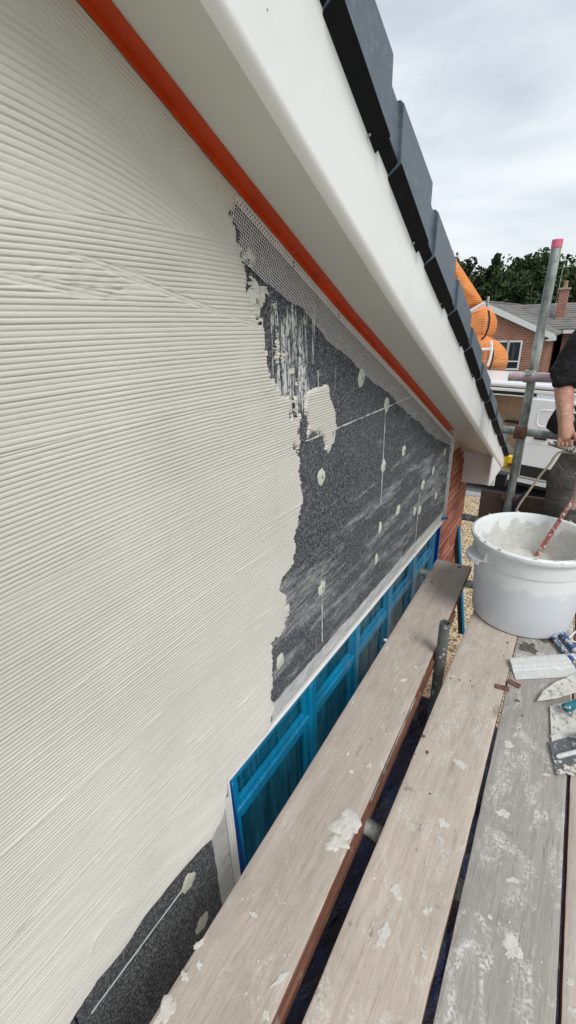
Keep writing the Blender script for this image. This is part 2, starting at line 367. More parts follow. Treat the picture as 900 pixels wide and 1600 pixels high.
def m_net():
    n = NT('orange_debris_netting', 0.6, 0.3)
    n.col(n.ramp(n.noise(1.0, 4, 0.6, n.map((1.2, 1.2, 3))), (0.3, (0.78, 0.24, 0.055)), (0.7, (0.90, 0.34, 0.10))))
    sp = n.t.nodes.new('ShaderNodeSeparateXYZ'); n.L(n.co, sp.inputs[0])
    wz = n.math('SINE', n.math('MULTIPLY', n.math('ADD', sp.outputs[2], n.math('MULTIPLY', n.noise(2.5, 2), 0.12)), 150.0))
    wx = n.math('SINE', n.math('MULTIPLY', sp.outputs[0], 190.0))
    k = n.math('MAXIMUM', wz, wx)
    n.val(n.b.inputs['Alpha'], n.ramp(k, (0.3, 0.62), (0.8, 0.95)))
    n.bump(wz, 0.5, 0.01)
    tr = n.t.nodes.new('ShaderNodeBsdfTranslucent'); tr.inputs[0].default_value = (0.9, 0.3, 0.08, 1)
    n.m.use_backface_culling = False
    return n.m

MR, ME = m_render(), m_eps()
MFILM, MPANE = m_film(), m_filmglass()
MREV = m_filmglass('deep_blue_film', (0.0, 0.03, 0.20), (0.01, 0.07, 0.36))
MBRICK = m_brick('red_multi_brick', [(0.24, 0.065, 0.045), (0.38, 0.115, 0.07), (0.30, 0.085, 0.055), (0.44, 0.16, 0.095), (0.27, 0.08, 0.06)])
MMORT = simple('brick_mortar', (0.62, 0.50, 0.44), 0.9, 0.12, 30, 0.4)
MFB, MFT = m_farbrick(), m_tilefar()
MCAP = m_cap(); MCAPSHADE = simple('cap_underside_shade', (0.010, 0.011, 0.013), 0.7, 0.2, 20, 0.1, spec=0.15)  # the second holds the shade under the caps as a near-black colour
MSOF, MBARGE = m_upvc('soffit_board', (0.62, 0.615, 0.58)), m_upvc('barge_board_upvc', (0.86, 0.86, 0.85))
MTAPE = m_crust('orange_tape', (0.62, 0.062, 0.010), -.12, .42)
MWHITE = simple('white_plastic', (0.74, 0.73, 0.72), 0.45, 0.05, 20, 0.05)
MMESH = simple('glass_fibre_mesh', (0.84, 0.84, 0.83), 0.6, 0.06, 30)
MGALV = m_galv(); MRUST = simple('rusty_steel', (0.16, 0.075, 0.05), 0.8, 0.4, 40, 0.5)
MPINK = m_crust('lilac_painted_tube', (0.46, 0.33, 0.37), 0.15)
MCAPPINK = simple('pink_plastic_cap', (0.75, 0.16, 0.26), 0.45, 0.1, 20)
MB1 = m_wood('scaffold_board_pinkish', (0.37, 0.31, 0.262), (0.53, 0.46, 0.40), seed=1.0, mortar=0.55)
MB2 = m_wood('scaffold_board_sandy', (0.41, 0.345, 0.285), (0.575, 0.50, 0.425), seed=4.3, mortar=0.75)
MB3 = m_wood('scaffold_board_grey', (0.25, 0.23, 0.205), (0.43, 0.405, 0.37), (0.12, 0.105, 0.095), seed=8.7, mortar=0.95)
MB4 = m_wood('scaffold_board_pale', (0.40, 0.345, 0.30), (0.54, 0.475, 0.42), seed=13.1, mortar=0.5)
MTOE = m_wood('weathered_dark_timber', (0.10, 0.065, 0.045), (0.19, 0.13, 0.095), (0.04, 0.03, 0.02), seed=3.3, mortar=0.25)
MEDGE = m_boardedge()
MSPLAT = m_mortar('dried_mortar', (0.52, 0.495, 0.445), (0.68, 0.66, 0.61), 0.9)
MMORTAR = m_mortar()
MBUCKET = m_bucket()
MSKIN = m_skin(); MHOOD = m_cloth('black_hoodie_cloth', (0.022, 0.020, 0.021), 0.12); MTROU = m_cloth('dusty_grey_trousers', (0.12, 0.112, 0.098), 0.45)
MBOOT = m_crust('dusty_black_boot', (0.03, 0.03, 0.032), 0.3)
MHAIR = simple('dark_hair', (0.03, 0.02, 0.015), 0.7, 0.3, 90, 0.5)
MLEAF = m_leaf(); MBARK = simple('bark', (0.10, 0.08, 0.06), 0.9, 0.3, 8, 0.6)
MVAN = NT('white_van_paint', 0.22, 0.5).col((0.78, 0.80, 0.82)).m
MVAND = simple('black_trim', (0.015, 0.015, 0.016), 0.5, 0.2, 10)
MPLY = m_wood('van_ply_lining', (0.52, 0.37, 0.25), (0.62, 0.46, 0.32), (0.25, 0.15, 0.09), seed=2.2, mortar=0.1)
MGLASS = NT('dark_window_glass', 0.05, 0.8).col((0.02, 0.025, 0.035)).m
MYEL = simple('yellow_plastic', (0.80, 0.55, 0.02), 0.4, 0.1, 10)
MNET = m_net()
MTARP = NT('navy_tarpaulin', 0.4, 0.4)
MTARP.col(MTARP.ramp(MTARP.noise(5, 5), (0.36, (0.015, 0.015, 0.016)), (0.46, (0.006, 0.009, 0.022)), (0.56, (0.007, 0.012, 0.042)), (0.74, (0.014, 0.026, 0.085)))).bump(MTARP.noise(14, 6, 0.6, None, 1.5), 0.9, 0.03); MTARP = MTARP.m
MALU = m_crust('plastered_aluminium', (0.66, 0.68, 0.68), 0.35, 0.5)
MSTEEL = m_crust('dull_dark_steel', (0.13, 0.14, 0.145), 0.22, 0.4)
MTROWEL = m_crust('mortar_covered_steel', (0.40, 0.385, 0.35), 0.65, 0.6)
MBLUEG = m_crust('blue_grip', (0.045, 0.12, 0.30), 0.38)
MTEAL = m_crust('teal_grip', (0.01, 0.17, 0.22), 0.2)
MRED = m_crust('red_pink_paddle', (0.55, 0.15, 0.11), 0.22)
MCABLE = simple('cream_cable', (0.62, 0.54, 0.38), 0.5, 0.1, 20)
MGREYP = m_crust('grey_machine_casing', (0.10, 0.10, 0.10), 0.4)
MSEAM = simple('joint_filler', (0.55, 0.55, 0.53), 0.8, 0.1, 40)

# ------------------------------------------------------------------ ground
GZ = -1.90
MGRAV = m_gravel('golden_gravel', (0.36, 0.25, 0.13), (0.58, 0.44, 0.26), (0.66, 0.55, 0.40), 40)
MASPH = simple('asphalt', (0.055, 0.055, 0.058), 0.9, 0.25, 60, 0.6)
g = MB().add([(-60, -15, GZ), (60, -15, GZ), (60, 300, GZ), (-60, 300, GZ)], [(0, 1, 2, 3)]).build('ground', simple('grass_ground', (0.06, 0.085, 0.035), 0.9, 0.3, 3, 0.4)); tag(g, kind='structure')
g = MB().add([(-6, -3, GZ+.004), (6, -3, GZ+.004), (6, 9.1, GZ+.004), (-6, 9.1, GZ+.004)], [(0, 1, 2, 3)]).build('gravel_drive', MGRAV); tag(g, kind='structure')
g = MB().add([(-30, 9.55, GZ+.004), (30, 9.55, GZ+.004), (30, 16, GZ+.004), (-30, 16, GZ+.004)], [(0, 1, 2, 3)]).build('road', MASPH); tag(g, kind='structure')
g = MB().box((-30, 9.1, GZ-.1), (30, 9.32, GZ+.03)).build('kerb', simple('kerb_concrete', (0.36, 0.36, 0.37), 0.9, 0.15, 20, 0.4)); tag(g, kind='structure')
g = MB().box((-30, 9.32, GZ-.1), (30, 9.55, GZ+.012)).build('road_edge_strip', simple('edge_tarmac', (0.12, 0.12, 0.13), 0.9, 0.25, 50, 0.4)); tag(g, kind='structure')
# loose pebbles where the gaps and the drive show
pb = MB(); ico = [(0,0,.6),(1,0,0),(0,1,0),(-1,0,0),(0,-1,0),(0,0,-.6)]; icf = [(0,1,2),(0,2,3),(0,3,4),(0,4,1),(5,2,1),(5,3,2),(5,4,3),(5,1,4)]
for i in range(9000):
    x = random.uniform(-2.6, 0.9); y = random.uniform(3.0, 8.6); s = random.uniform(.008, .019); a = random.uniform(0, 6.3); c, d = math.cos(a), math.sin(a); e = random.uniform(.6, 1)
    pb.add([(x+s*(p*c-q*e*d), y+s*(p*d+q*e*c), GZ+.01+s*r) for p, q, r in ico], icf)
MPEB = NT('pebble_stone', 0.7, 0.35); _v = MPEB.voro(26, out='Color'); _s = MPEB.t.nodes.new('ShaderNodeSeparateColor'); MPEB.L(_v, _s.inputs[0])
MPEB.col(MPEB.ramp(_s.outputs[0], (0, (0.36, 0.24, 0.12)), (0.5, (0.62, 0.48, 0.30)), (1.0, (0.74, 0.67, 0.56))))
tag(pb.build('gravel', MPEB.m), 'loose golden gravel lying on the drive beyond the scaffold', 'gravel', kind='stuff')
# crumpled tarpaulin under the near boards
tp = MB(); nx, ny = 50, 90; vv = []
for j in range(ny):
    for i in range(nx):
        x = -0.80 + 2.4*i/(nx-1); y = -0.6 + 3.9*j/(ny-1)
        z = GZ + 0.10 + 0.10*mnoise.noise(Vector((x*3, y*2, 0))) + 0.07*abs(mnoise.noise(Vector((x*9+3, y*4, 2)))) + 0.03*mnoise.noise(Vector((x*22, y*18, 2)))
        vv.append((x + .06*mnoise.noise(Vector((y*3, 1, 4))), y + .1*mnoise.noise(Vector((x*3, 7, 4))), z))
tp.add(vv, [(j*nx+i, j*nx+i+1, (j+1)*nx+i+1, (j+1)*nx+i) for j in range(ny-1) for i in range(nx-1)])
tag(tp.build('ground_sheet', MTARP, None, True), 'crumpled navy tarpaulin spread on the ground below the near boards', 'tarpaulin')

# ------------------------------------------------------------------ the house
XW = -0.745       # face of the insulation
XB = -0.84        # face of the old brickwork
house = empty('house', (-3.0, 2.0, GZ), 'brick bungalow gable being coated in cream render under a white barge board', 'house')
SOF = [(.634, 1.880), (.911, 1.742), (1.45, 1.483), (2.18, 1.157), (3.05, .757), (3.77, .423)]
TOP = [(.939, 1.972), (1.235, 1.811), (1.646, 1.599), (2.302, 1.302), (4.37, .254)]
UPL = [(1.135, 2.035), (1.28, 1.96), (1.635, 1.782), (1.915, 1.64), (4.17, .45)]
Sz = lambda y: pinterp(SOF, y)
Tz = lambda y: pinterp(TOP, y)
Uz = lambda y: pinterp(UPL, y)
Y0 = -1.6
# carcass behind everything
MB().box((-7.0, Y0, GZ), (XB-.003, 4.38, -0.2)).build('mortar_wall', MMORT, house)
pol = [(XB-.0035, Y0, -0.21), (XB-.0035, 4.379, -0.21)] + [(XB-.0035, 4.379, .33), (XB-.0035, 3.77, .52)] + [(XB-.0035, y, Sz(y)+.03) for y in (3.05, 2.18, 1.45, .911, .634, Y0)]
MB().prism(pol, (-.2, 0, 0)).build('wall_core', MMORT, house)
MB().box((-7.0, 4.30, GZ), (XB-.0135, 4.378, .1)).build('eaves_wall', MMORT, house)
# roof slab
MB().prism([(-.60, Y0, Uz(Y0)-.04), (-.60, 4.6, Uz(4.6)-.04), (-.60, 4.6, Uz(4.6)-.10), (-.60, Y0, Uz(Y0)-.10)], (-6.4, 0, 0)).build('roof', MCAP, house)
# bricks of the corner, one by one
bl, bh, bj = 0.215, 0.065, 0.010
bmesh_b = MB().box((-.02, 0, 0), (0, bl, bh)); bme = None
z = GZ + 0.02; row = 0
protos = []
for L_ in (bl, 0.1025):
    p = MB(); p.box((-.03, 0, 0), (0, L_, bh)); me = bpy.data.meshes.new('brick'); me.from_pydata(p.v, [], p.f); me.materials.append(MBRICK); protos.append(me)
while z < 0.62:
    y = 4.38; first = True
    while y > (3.20 if z > -0.02 else 2.95):
        Ln = bl if not (first and row % 2) else 0.1025
        me = protos[0] if Ln == bl else protos[1]
        y -= Ln
        if z + bh < (Sz(y + Ln) if y < 3.05 else .757 - .40*(y + Ln - 3.05)) + .05 or z < 0.1:
            o = bpy.data.objects.new('brick', me); COL.objects.link(o); o.parent = house
            o.location = Vector((XB + random.uniform(-.0025, .0025), y, z)) - WL['house']; o.rotation_euler = (random.uniform(-.004, .004), 0, random.uniform(-.006, .006))
        y -= bj; first = False
    z += bh + bj; row += 1
# insulation boards 1.2 x 0.6
def clip(poly, f):      # keep points where f(p) >= 0 (half-plane given by a linear f)
    out = []
    for i in range(len(poly)):
        a, b = poly[i], poly[(i+1) % len(poly)]; fa, fb = f(a), f(b)
        if fa >= 0: out.append(a)
        if (fa >= 0) != (fb >= 0):
            t = fa/(fa-fb); out.append((a[0]+(b[0]-a[0])*t, a[1]+(b[1]-a[1])*t))
    return out
HEAD = [(.70, .098), (3.3, .045)]      # window head line
headz = lambda y: .098 - .0204*(y-.70)
YC = 3.225
rows = [(1.685, 2.3, 0.71), (1.085, 1.685, 1.31), (.487, 1.085, 0.71), (-.113, .487, .13), (-.713, -.113, .73), (-1.313, -.713, .13), (-1.9, -1.313, .73)]
for z0, z1, off in rows:
    ys = [Y0] + [off + 1.2*k for k in range(-2, 4) if Y0 < off + 1.2*k < YC] + [YC]
    for a, b in zip(ys[:-1], ys[1:]):
        gp = .0022
        base = [(a+gp, z0+gp), (b-gp, z0+gp), (b-gp, z1-gp), (a+gp, z1-gp)]
        base = clip(base, lambda p: (1.742 + (-.4767)*(p[0]-.911) + .012) - p[1] + (0.02 if p[0] < .8 else 0))
        pieces = []
        if not base: continue
        if z0 < .1:
            lf = clip(base, lambda p: .700 - p[0]); pieces.append(lf)
            if z1 > .1: 
                rt = clip(clip(base, lambda p: p[0] - .7001), lambda p: p[1] - headz(p[0])); pieces.append(rt)
        else: pieces.append(base)
        for pc in pieces:
            if len(pc) < 3: continue
            dx = random.uniform(-.0008, .0004)
            m = MB().prism([(XW+dx, p[0], p[1]) for p in pc][::-1], (-.085, 0, 0)); m.build('insulation_board', ME, house, bevel=.0015, seg=1)
# filler in some joints
def strip(name, m, a, b, w, t=.0015, par=None, jag=0.0, n=24, x0=XW):
    a = Vector(a); b = Vector(b); d = (b-a).normalized(); nn = Vector((0, -d.z, d.y)); L_ = []; R_ = []
    for i in range(n+1):
        p = a.lerp(b, i/n); ww = w*(1+jag*mnoise.noise(p*37)*1.6)
        L_.append(p + nn*ww/2); R_.append(p - nn*ww/2*(1+jag*mnoise.noise(p*53)))
    mb = MB(); b0 = [Vector((x0+t, q.y, q.z)) for q in L_] + [Vector((x0+t, q.y, q.z)) for q in R_] + [Vector((x0-.003, q.y, q.z)) for q in L_] + [Vector((x0-.003, q.y, q.z)) for q in R_]
    k = n+1; fs = []
    for i in range(n): fs += [(i, k+i, k+i+1, i+1), (2*k+i, i, i+1, 2*k+i+1), (k+i, 3*k+i, 3*k+i+1, k+i+1)]
    return mb.add(b0, fs).build(name, m, par)
for a, b, w in (((XW, 1.22, 1.086), (XW, 2.42, 1.086), .004), ((XW, 1.911, 1.08), (XW, 1.911, .62), .004), ((XW, 1.331, .48), (XW, 1.331, .21), .005),
                ((XW, 2.531, .48), (XW, 2.531, .12), .004), ((XW, 1.31+.0, 1.30), (XW, 1.31, 1.09), .003), ((XW, .16, -.115), (XW, .47, -.115), .0022)):
    strip('joint_filler', MSEAM, a, b, w, .001, house, 1.4, 60)
# smears of adhesive from the photograph (irregular low patches)
def blob(cx, cz, ry, rz, th=.004, rough=.35, seed=0, n=40, x0=XW, name='fixing_disc', m=None, par=None, rings=4, ax=None):
    vs = [(x0+th, cy_, cz_) for cy_, cz_ in [(cx, cz)]]; mb = MB(); vs = []
    def P(r, a):
        k = 1 + rough*mnoise.noise(Vector((math.cos(a)*1.3+seed*7.1, math.sin(a)*1.3, seed))) + rough*.5*mnoise.noise(Vector((math.cos(a)*4+seed, math.sin(a)*4, seed*3)))
        return (cx + ry*r*k*math.cos(a), cz + rz*r*k*math.sin(a))
    vs.append((x0+th*1.0, cx, cz)); fs = []
    for j in range(1, rings+1):
        r = j/rings
        for i in range(n):
            y, z_ = P(r, 2*math.pi*i/n); h = th*(1-r**3)*(1+.5*mnoise.noise(Vector((y*60, z_*60, seed)))) - (.001 if j == rings else 0)
            vs.append((x0+h, y, z_))
    for i in range(n): fs.append((0, 1+i, 1+(i+1) % n))
    for j in range(rings-1):
        for i in range(n): fs.append((1+j*n+i, 1+(j+1)*n+i, 1+(j+1)*n+(i+1) % n, 1+j*n+(i+1) % n))
    return mb.add(vs, fs)
MDISC = m_mortar('disc_filler', (0.50, 0.50, 0.42), (0.66, 0.66, 0.58), 0.85)
MHOLE = simple('disc_recess', (0.26, 0.27, 0.20), 0.9, 0.3, 60, 0.3)
discs = [(565,590,.030,.034),(604,632,.030,.034),(631,704,.028,.030),(599,729,.031,.034),(502,745,.030,.034),(695,706,.026,.03),(681,775,.028,.03),(661,757,.032,.035),(656,797,.030,.032),(648,799,.022,.028),(622,797,.030,.034),(594,824,.022,.032),(588,873,.016,.034),(503,919,.030,.034),(438,1032,.026,.034),(295,1378,.030,.036),(316,1442,.030,.036),(517,676,.027,.036),(677,735,.026,.028),(397,470,.032,.036)]
for i, (px, py, a, b) in enumerate(discs):
    p = on(px, py, x=XW)
    d = blob(p.y, p.z, a, b, .004 if i not in (17, 19) else .008, .28, i+1).build('fixing_disc', MDISC, house, True)
    if i not in (12, 14, 11, 15, 16):
        h = blob(p.y+.002, p.z-.002, .010, .011, .0012, .4, i+50, 14, XW+.0035 if i not in (17, 19) else XW+.0075, rings=2).build('screw_recess', MHOLE, d, True)

# ---- combed base coat as a height field
def vnoise(Y, Z, seed):
    r = np.random.default_rng(seed); T = r.random((256, 256))
    yi = np.floor(Y).astype(int); zi = np.floor(Z).astype(int); fy = Y-yi; fz = Z-zi
    fy = fy*fy*(3-2*fy); fz = fz*fz*(3-2*fz)
    a = T[yi % 256, zi % 256]; b = T[(yi+1) % 256, zi % 256]; c = T[yi % 256, (zi+1) % 256]; d = T[(yi+1) % 256, (zi+1) % 256]
    return (a*(1-fy)+b*fy)*(1-fz) + (c*(1-fy)+d*fy)*fz - .5
def fbm(Y, Z, s, seed, o=4):
    t = 0; a = 1.0
    for k in range(o): t = t + a*vnoise(Y*s, Z*s, seed+k); s *= 2.1; a *= .55
    return t
def sdist(Y, Z, poly):
    P = np.array(poly); n = len(P); d2 = np.full(Y.shape, 1e9); ins = np.zeros(Y.shape, bool)
    for i in range(n):
        a = P[i]; b = P[(i+1) % n]; e = b-a; wy = Y-a[0]; wz = Z-a[1]
        t = np.clip((wy*e[0]+wz*e[1])/(e@e), 0, 1); d2 = np.minimum(d2, (wy-e[0]*t)**2 + (wz-e[1]*t)**2)
        c = (a[1] > Z) != (b[1] > Z)
        with np.errstate(divide='ignore', invalid='ignore'):
            xx = (b[0]-a[0])*(Z-a[1])/(b[1]-a[1]+1e-12)+a[0]
        ins ^= c & (Y < xx)
    return np.where(ins, 1, -1)*np.sqrt(d2)
sm = lambda a, b, v: (lambda t: t*t*(3-2*t))(np.clip((v-a)/(b-a), 0, 1))
edge_px = [(371,318),(364,345),(372,375),(378,392),(390,398),(386,430),(398,478),(414,520),(419,570),(438,602),(455,640),(469,662),(462,700),(472,740),(469,790),(462,830),(456,880),(438,902),(437,925),(452,950),(440,985),(420,1005),(423,1040),(426,1088),(428,1105),(421,1137)]
low_px = [(356,1216),(351,1268),(330,1308),(290,1350),(262,1384),(225,1430),(190,1482),(150,1532),(106,1600)]
ed = [tuple(on(a, b, x=XW).yz) for a, b in edge_px]; lo = [tuple(on(a, b, x=XW).yz) for a, b in low_px]
top = [(y, Sz(y)-.004) for y in (-.4, .2, .634, .78, .911, .98)]
dn = lo[-1]
polyA = top + ed + lo + [(-.4, dn[1]-.05), ]
gy = np.arange(-.38, 1.62, .0048); gz = np.arange(-.40, 2.10, .00135)
Yg, Zg = np.meshgrid(gy, gz, indexing='ij')
D = sdist(Yg, Zg, polyA)
# how free (ragged) the edge is: along the bead it is straight, over the foam it is torn
dfree = sdist(Yg, Zg, [(ed[0][0]-.12, ed[0][1]+.02)] + [(a+.0, b) for a, b in ed[1:-1]] + [(ed[-1][0]+.0, ed[-1][1]+.01), (1.9, .05), (1.9, 1.3), (1.0, 1.75)])
free = sm(-.12, -.01, dfree)*sm(.0, .05, Sz(.911) + .477*.911 - .477*Yg - Zg)
low = sm(.10, .0, Zg + 0*Yg)
rag = fbm(Yg, Zg, 22, 11, 5)*.035 + fbm(Yg*1.0, Zg*.22, 90, 31, 3)*.05*sm(1.05, 1.25, Zg)
band = free*sm(1.10, 1.20, Zg)*sm(1.56, 1.46, Zg)
st_ = fbm(Yg, Zg*.07, 130, 811, 3) + .35*fbm(Yg, Zg, 120, 812, 3)
D = np.maximum(D, np.where(band > .2, .012*(st_ - .62) - .0*D, -1)*1.0 - np.clip(-D-.03, 0, .08)*.30 - np.clip(-D-.075, 0, 1)*3) if True else D
D = np.where((D > -.02) & (D < .02) & (band > .2), D - .016*np.clip(-.15-fbm(Yg, Zg*.3, 110, 815, 3), 0, 1)*2, D)
D = D + free*.012*fbm(Yg, Zg, 170, 820, 3)
D = D + free*rag + low*fbm(Yg*.4, Zg, 30, 61, 4)*.007
# patch in the foam field
for pp in ([(478,614),(512,604),(520,640),(528,662),(521,690),(512,714),(506,700),(500,676),(484,684),(476,650)],):
    D2 = sdist(Yg, Zg, [tuple(on(a, b, x=XW).yz) for a, b in pp]) + fbm(Yg, Zg, 30, 71, 5)*.026
    D = np.maximum(D, D2)
base = .0052*sm(0, .009, D) - .0015*sm(.001, -.004, D)
# thin islands and tears near the free edge
def comb(Yg, Zg, y0, z0, ang, curve, pitch, ph, seed, wob=.0018):
    a = math.tan(ang); V = (Zg - z0) - a*(Yg-y0) + curve*(Yg-y0)**2 + wob*fbm(Yg*.5, Zg*.7, 4, seed, 2) + .0005*vnoise(Yg*16, Zg*40, seed+5)
    t = V/pitch + ph; p = np.abs((t % 1.0)-.5)*2
    h = sm(.0, .50, p)**.7
    # each tooth leaves a slightly different ridge
    idx = np.floor(t+.5).astype(int); tab = np.random.default_rng(seed).random(4096)
    return h*(.80+.35*tab[idx % 4096])
PT = .0086
H = comb(Yg, Zg, .3, 1.0, 0, 0, PT, .1, 100)
own = np.zeros(Yg.shape)
passes = []   # (zlow, zhigh, ylow, yhigh, angle, curve, pitch, seed)
passes += [(-.6, .20, -1, 1.7, -.006, .0, PT*.93, 201), (.165, .40, -1, .93, .010, .0, PT*.98, 202), (.12, .38, .60, 2, -.03, 0, PT*1.0, 203),
           (.37, .62, -1, 1.05, -.012, .0, PT, 204), (.34, .60, .75, 2, .020, .0, PT*1.02, 205), (.57, .83, -1, .95, .012, .0, PT*1.0, 206),
           (.60, .86, .82, 2, -.028, .0, PT, 207), (.80, 1.06, -1, 1.1, -.004, .0, PT, 208), (.88, 1.12, .90, 2, .03, .0, PT, 209),
           (1.03, 1.30, -1, .92, .020, .03, PT*1.03, 210), (1.05, 1.34, .80, 2, -.02, .0, PT, 211), (1.27, 1.54, -1, 1.2, .0, .02, PT*1.06, 212),
           (1.50, 1.64, -1, 1.3, .015, .03, PT*1.08, 213)]
for zl, zh, yl, yh, an, cu, pt, sd_ in passes:
    w = fbm(Yg, Zg*.5, 3, sd_+40, 2)*.016; w2 = fbm(Yg, Zg, 9, sd_+50, 3)*.05
    msk = sm(0, .004, Zg+w+.0*Yg-zl)*sm(0, .004, zh-Zg-w)*sm(0, .01, Yg+w2-yl)*sm(0, .01, yh-Yg+w2)
    n_ = comb(Yg, Zg, .4, (zl+zh)/2, an, cu, pt, (sd_ % 7)/7, sd_)
    H = H*(1-msk) + n_*msk
    lip = np.exp(-((Zg+w-zl)/.0022)**2)*sm(0, .02, Yg+w2-yl)*sm(0, .02, yh-Yg+w2)
    H = H + lip*1.5*np.clip(fbm(Yg, Zg*2, 14, sd_+60, 4)+.12, 0, .6)
# arcs under the soffit
w = fbm(Yg, Zg, 5, 77, 3)*.02
msk = sm(0, .006, Zg + w - 1.605 - .02*(Yg-.4))
H = H*(1-msk) + msk*comb(Yg, Zg, .30, 1.7, .0, .40, PT*1.35, .3, 301, .008)*1.05
# band right under the bead, combed along it
al = Zg - (1.742 - .4767*(Yg-.911))
msk = sm(0, .008, al + .10 + w)
H = H*(1-msk) + msk*(.2+.8*comb(Yg, Zg, .911, 1.70, math.atan(-.42), 0, PT*.95, 0, 302)*(.6+.5*sm(-.3, .2, fbm(Yg, Zg, 6, 303))))
# rough second strokes crossing the horizontals
for (yc, zc, an, ly, lz, sd_) in ((.60, 1.535, -.20, .13, .010, 401), (.72, 1.50, -.24, .14, .007, 402), (.98, 1.44, -.2, .10, .008, 403), (.48, 1.505, -.12, .10, .010, 404)):
    u = (Yg-yc)*math.cos(an) + (Zg-zc)*math.sin(an); v = -(Yg-yc)*math.sin(an) + (Zg-zc)*math.cos(an)
    msk = sm(1.0, .7, np.sqrt((u/ly)**2 + (v/lz)**2) + fbm(Yg, Zg, 25, sd_, 3)*.7)
    H = H*(1-msk) + msk*comb(Yg, Zg, yc, zc, an, 0, PT*.9, 0, sd_)*(.7+.9*fbm(Yg, Zg, 60, sd_+1, 3))
# places where the comb ran dry or was smoothed flat
flat = np.zeros(Yg.shape)
for (px, py, ay, az, k) in ((437,728,.06,.028,.95),(400,640,.05,.03,.5),(215,455,.07,.012,.6),(60,300,.10,.03,.5),(300,280,.10,.03,.75),(380,1120,.10,.025,.55),(400,1060,.07,.04,.5),(280,1180,.12,.02,.5),(180,840,.10,.010,.6),(150,930,.18,.008,.6),(330,1235,.10,.05,.4),(380,560,.03,.05,.4)):
    p = on(px, py, x=XW); e = np.sqrt(((Yg-p.y)/ay)**2 + ((Zg-p.z)/az)**2) + fbm(Yg, Zg, 18, px, 3)*.6
    flat = np.maximum(flat, k*sm(1.15, .6, e))
flat = np.maximum(flat, .30*sm(.16, .45, fbm(Yg*.25, Zg*1.6, 5, 909, 4)))
H = H*(1-flat) + flat*.62
# torn, gritty stroke at the height of the second joint
p = on(135, 440, x=XW); e = np.sqrt(((Yg-p.y)/.13)**2 + ((Zg-p.z-.12*(p.y-Yg))/.022)**2) + fbm(Yg, Zg, 30, 931, 3)*.8
H = H + sm(1.1, .5, e)*(.9*fbm(Yg*.5, Zg*1.6, 110, 932, 4))
H = H + .10*fbm(Yg, Zg, 160, 500, 2) + .22*np.maximum(0, fbm(Yg, Zg, 70, 510, 2)-.42)*4
# a long drag ridge and the curled mark near the bottom
p = on(170, 1450, x=XW)
ring = np.abs(np.sqrt(((Yg-p.y)/.055)**2 + ((Zg-p.z)/.045)**2) - 1)
H = H + 1.2*sm(.22, 0, ring)*sm(-.02, .01, Zg-p.z)*.5
hh = base + sm(.001, .012, D)*(H*.0024*(1+1.1*sm(1.0, .25, Zg)))
hh = np.where(D < -.004, -.004, hh)
NY, NZ = Yg.shape
keep = D > -.006
keep &= (Zg < np.interp(Yg, [q[0] for q in sorted(SOF)], [q[1] for q in sorted(SOF)], left=None)+.02) | (Yg < .63)
q = keep[:-1, :-1] & keep[1:, :-1] & keep[1:, 1:] & keep[:-1, 1:]
idx = np.arange(NY*NZ).reshape(NY, NZ)
F = np.stack([idx[:-1, :-1][q], idx[1:, :-1][q], idx[1:, 1:][q], idx[:-1, 1:][q]], 1)
used = np.unique(F); remap = np.full(NY*NZ, -1); remap[used] = np.arange(len(used)); F = remap[F]
co = np.stack([XW + hh.ravel()[used], Yg.ravel()[used], Zg.ravel()[used]], 1).astype(np.float32)
me = bpy.data.meshes.new('base_coat'); me.vertices.add(len(co)); me.vertices.foreach_set('co', co.ravel())
me.loops.add(F.size); me.loops.foreach_set('vertex_index', F.ravel().astype(np.int32))
me.polygons.add(len(F)); me.polygons.foreach_set('loop_start', np.arange(0, F.size, 4, dtype=np.int32))
me.polygons.foreach_set('use_smooth', np.ones(len(F), bool)); me.update(calc_edges=True); me.materials.append(MR)
link(bpy.data.objects.new('base_coat', me), house)
# the coat going on behind the camera, plain
MB().prism([(XW, -1.6, -.6), (XW, -.37, -.6), (XW, -.37, Sz(-.37)-.01), (XW, -1.6, Sz(-1.6)-.01)], (.0075, 0, 0)).build('base_coat', MR, house)

# ---- soffit, tape, barge board
ysamp = [Y0, -.8, 0, .35, .634, .911, 1.18, 1.45, 1.8, 2.18, 2.6, 3.05, 3.4, 3.77, 4.25]
def rake_sweep(name, prof, m, ys, par=house, zf=Sz, smooth=False):
    """prof: list of (x, dz) cross-section points swept down the rake"""
    return MB().rings([[Vector((x, y, zf(y)+dz)) for x, dz in prof] for y in ys]).build(name, m, par, smooth)
yl = [y for y in ysamp if y <= 3.58] + [3.60]
rings_s = [[Vector((XW-.10, y, Sz(y))), Vector((-.563, y, Sz(y))), Vector((-.563, y, Sz(y)+.012)), Vector((XW-.10, y, Sz(y)+.012))] for y in ysamp if y < 3.1]
eA, eB = on(731, 705, y=4.12), on(768, 718, y=4.12)
rings_s.append([Vector((XW-.10, 4.12, eA.z)), Vector((-.5645, 4.12, eB.z)), Vector((-.5645, 4.12, eB.z+.012)), Vector((XW-.10, 4.12, eA.z+.012))])
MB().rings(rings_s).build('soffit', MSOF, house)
yt = [Y0, -.4, .3] + [.634+.12*k for k in range(21)]
mb = MB(); rs = []
for y in yt:
    wv = .0025*mnoise.noise(Vector((0, y*9, 3))); rs.append([Vector((XW+.0095, y, Sz(y)-.0035)), Vector((XW+.048+wv, y, Sz(y)-.0035-.0012)), Vector((XW+.048+wv, y, Sz(y)-.0012)), Vector((XW+.0095, y, Sz(y)-.0012))])
mb.rings(rs).build('orange_tape', MTAPE, house)
rs = []
for y in [q_ for q_ in yt]:
    rs.append([Vector((XW+.0096, y, Sz(y)-.016)), Vector((XW+.0125, y, Sz(y)-.016)), Vector((XW+.0125, y, Sz(y)-.004)), Vector((XW+.0096, y, Sz(y)-.004))])
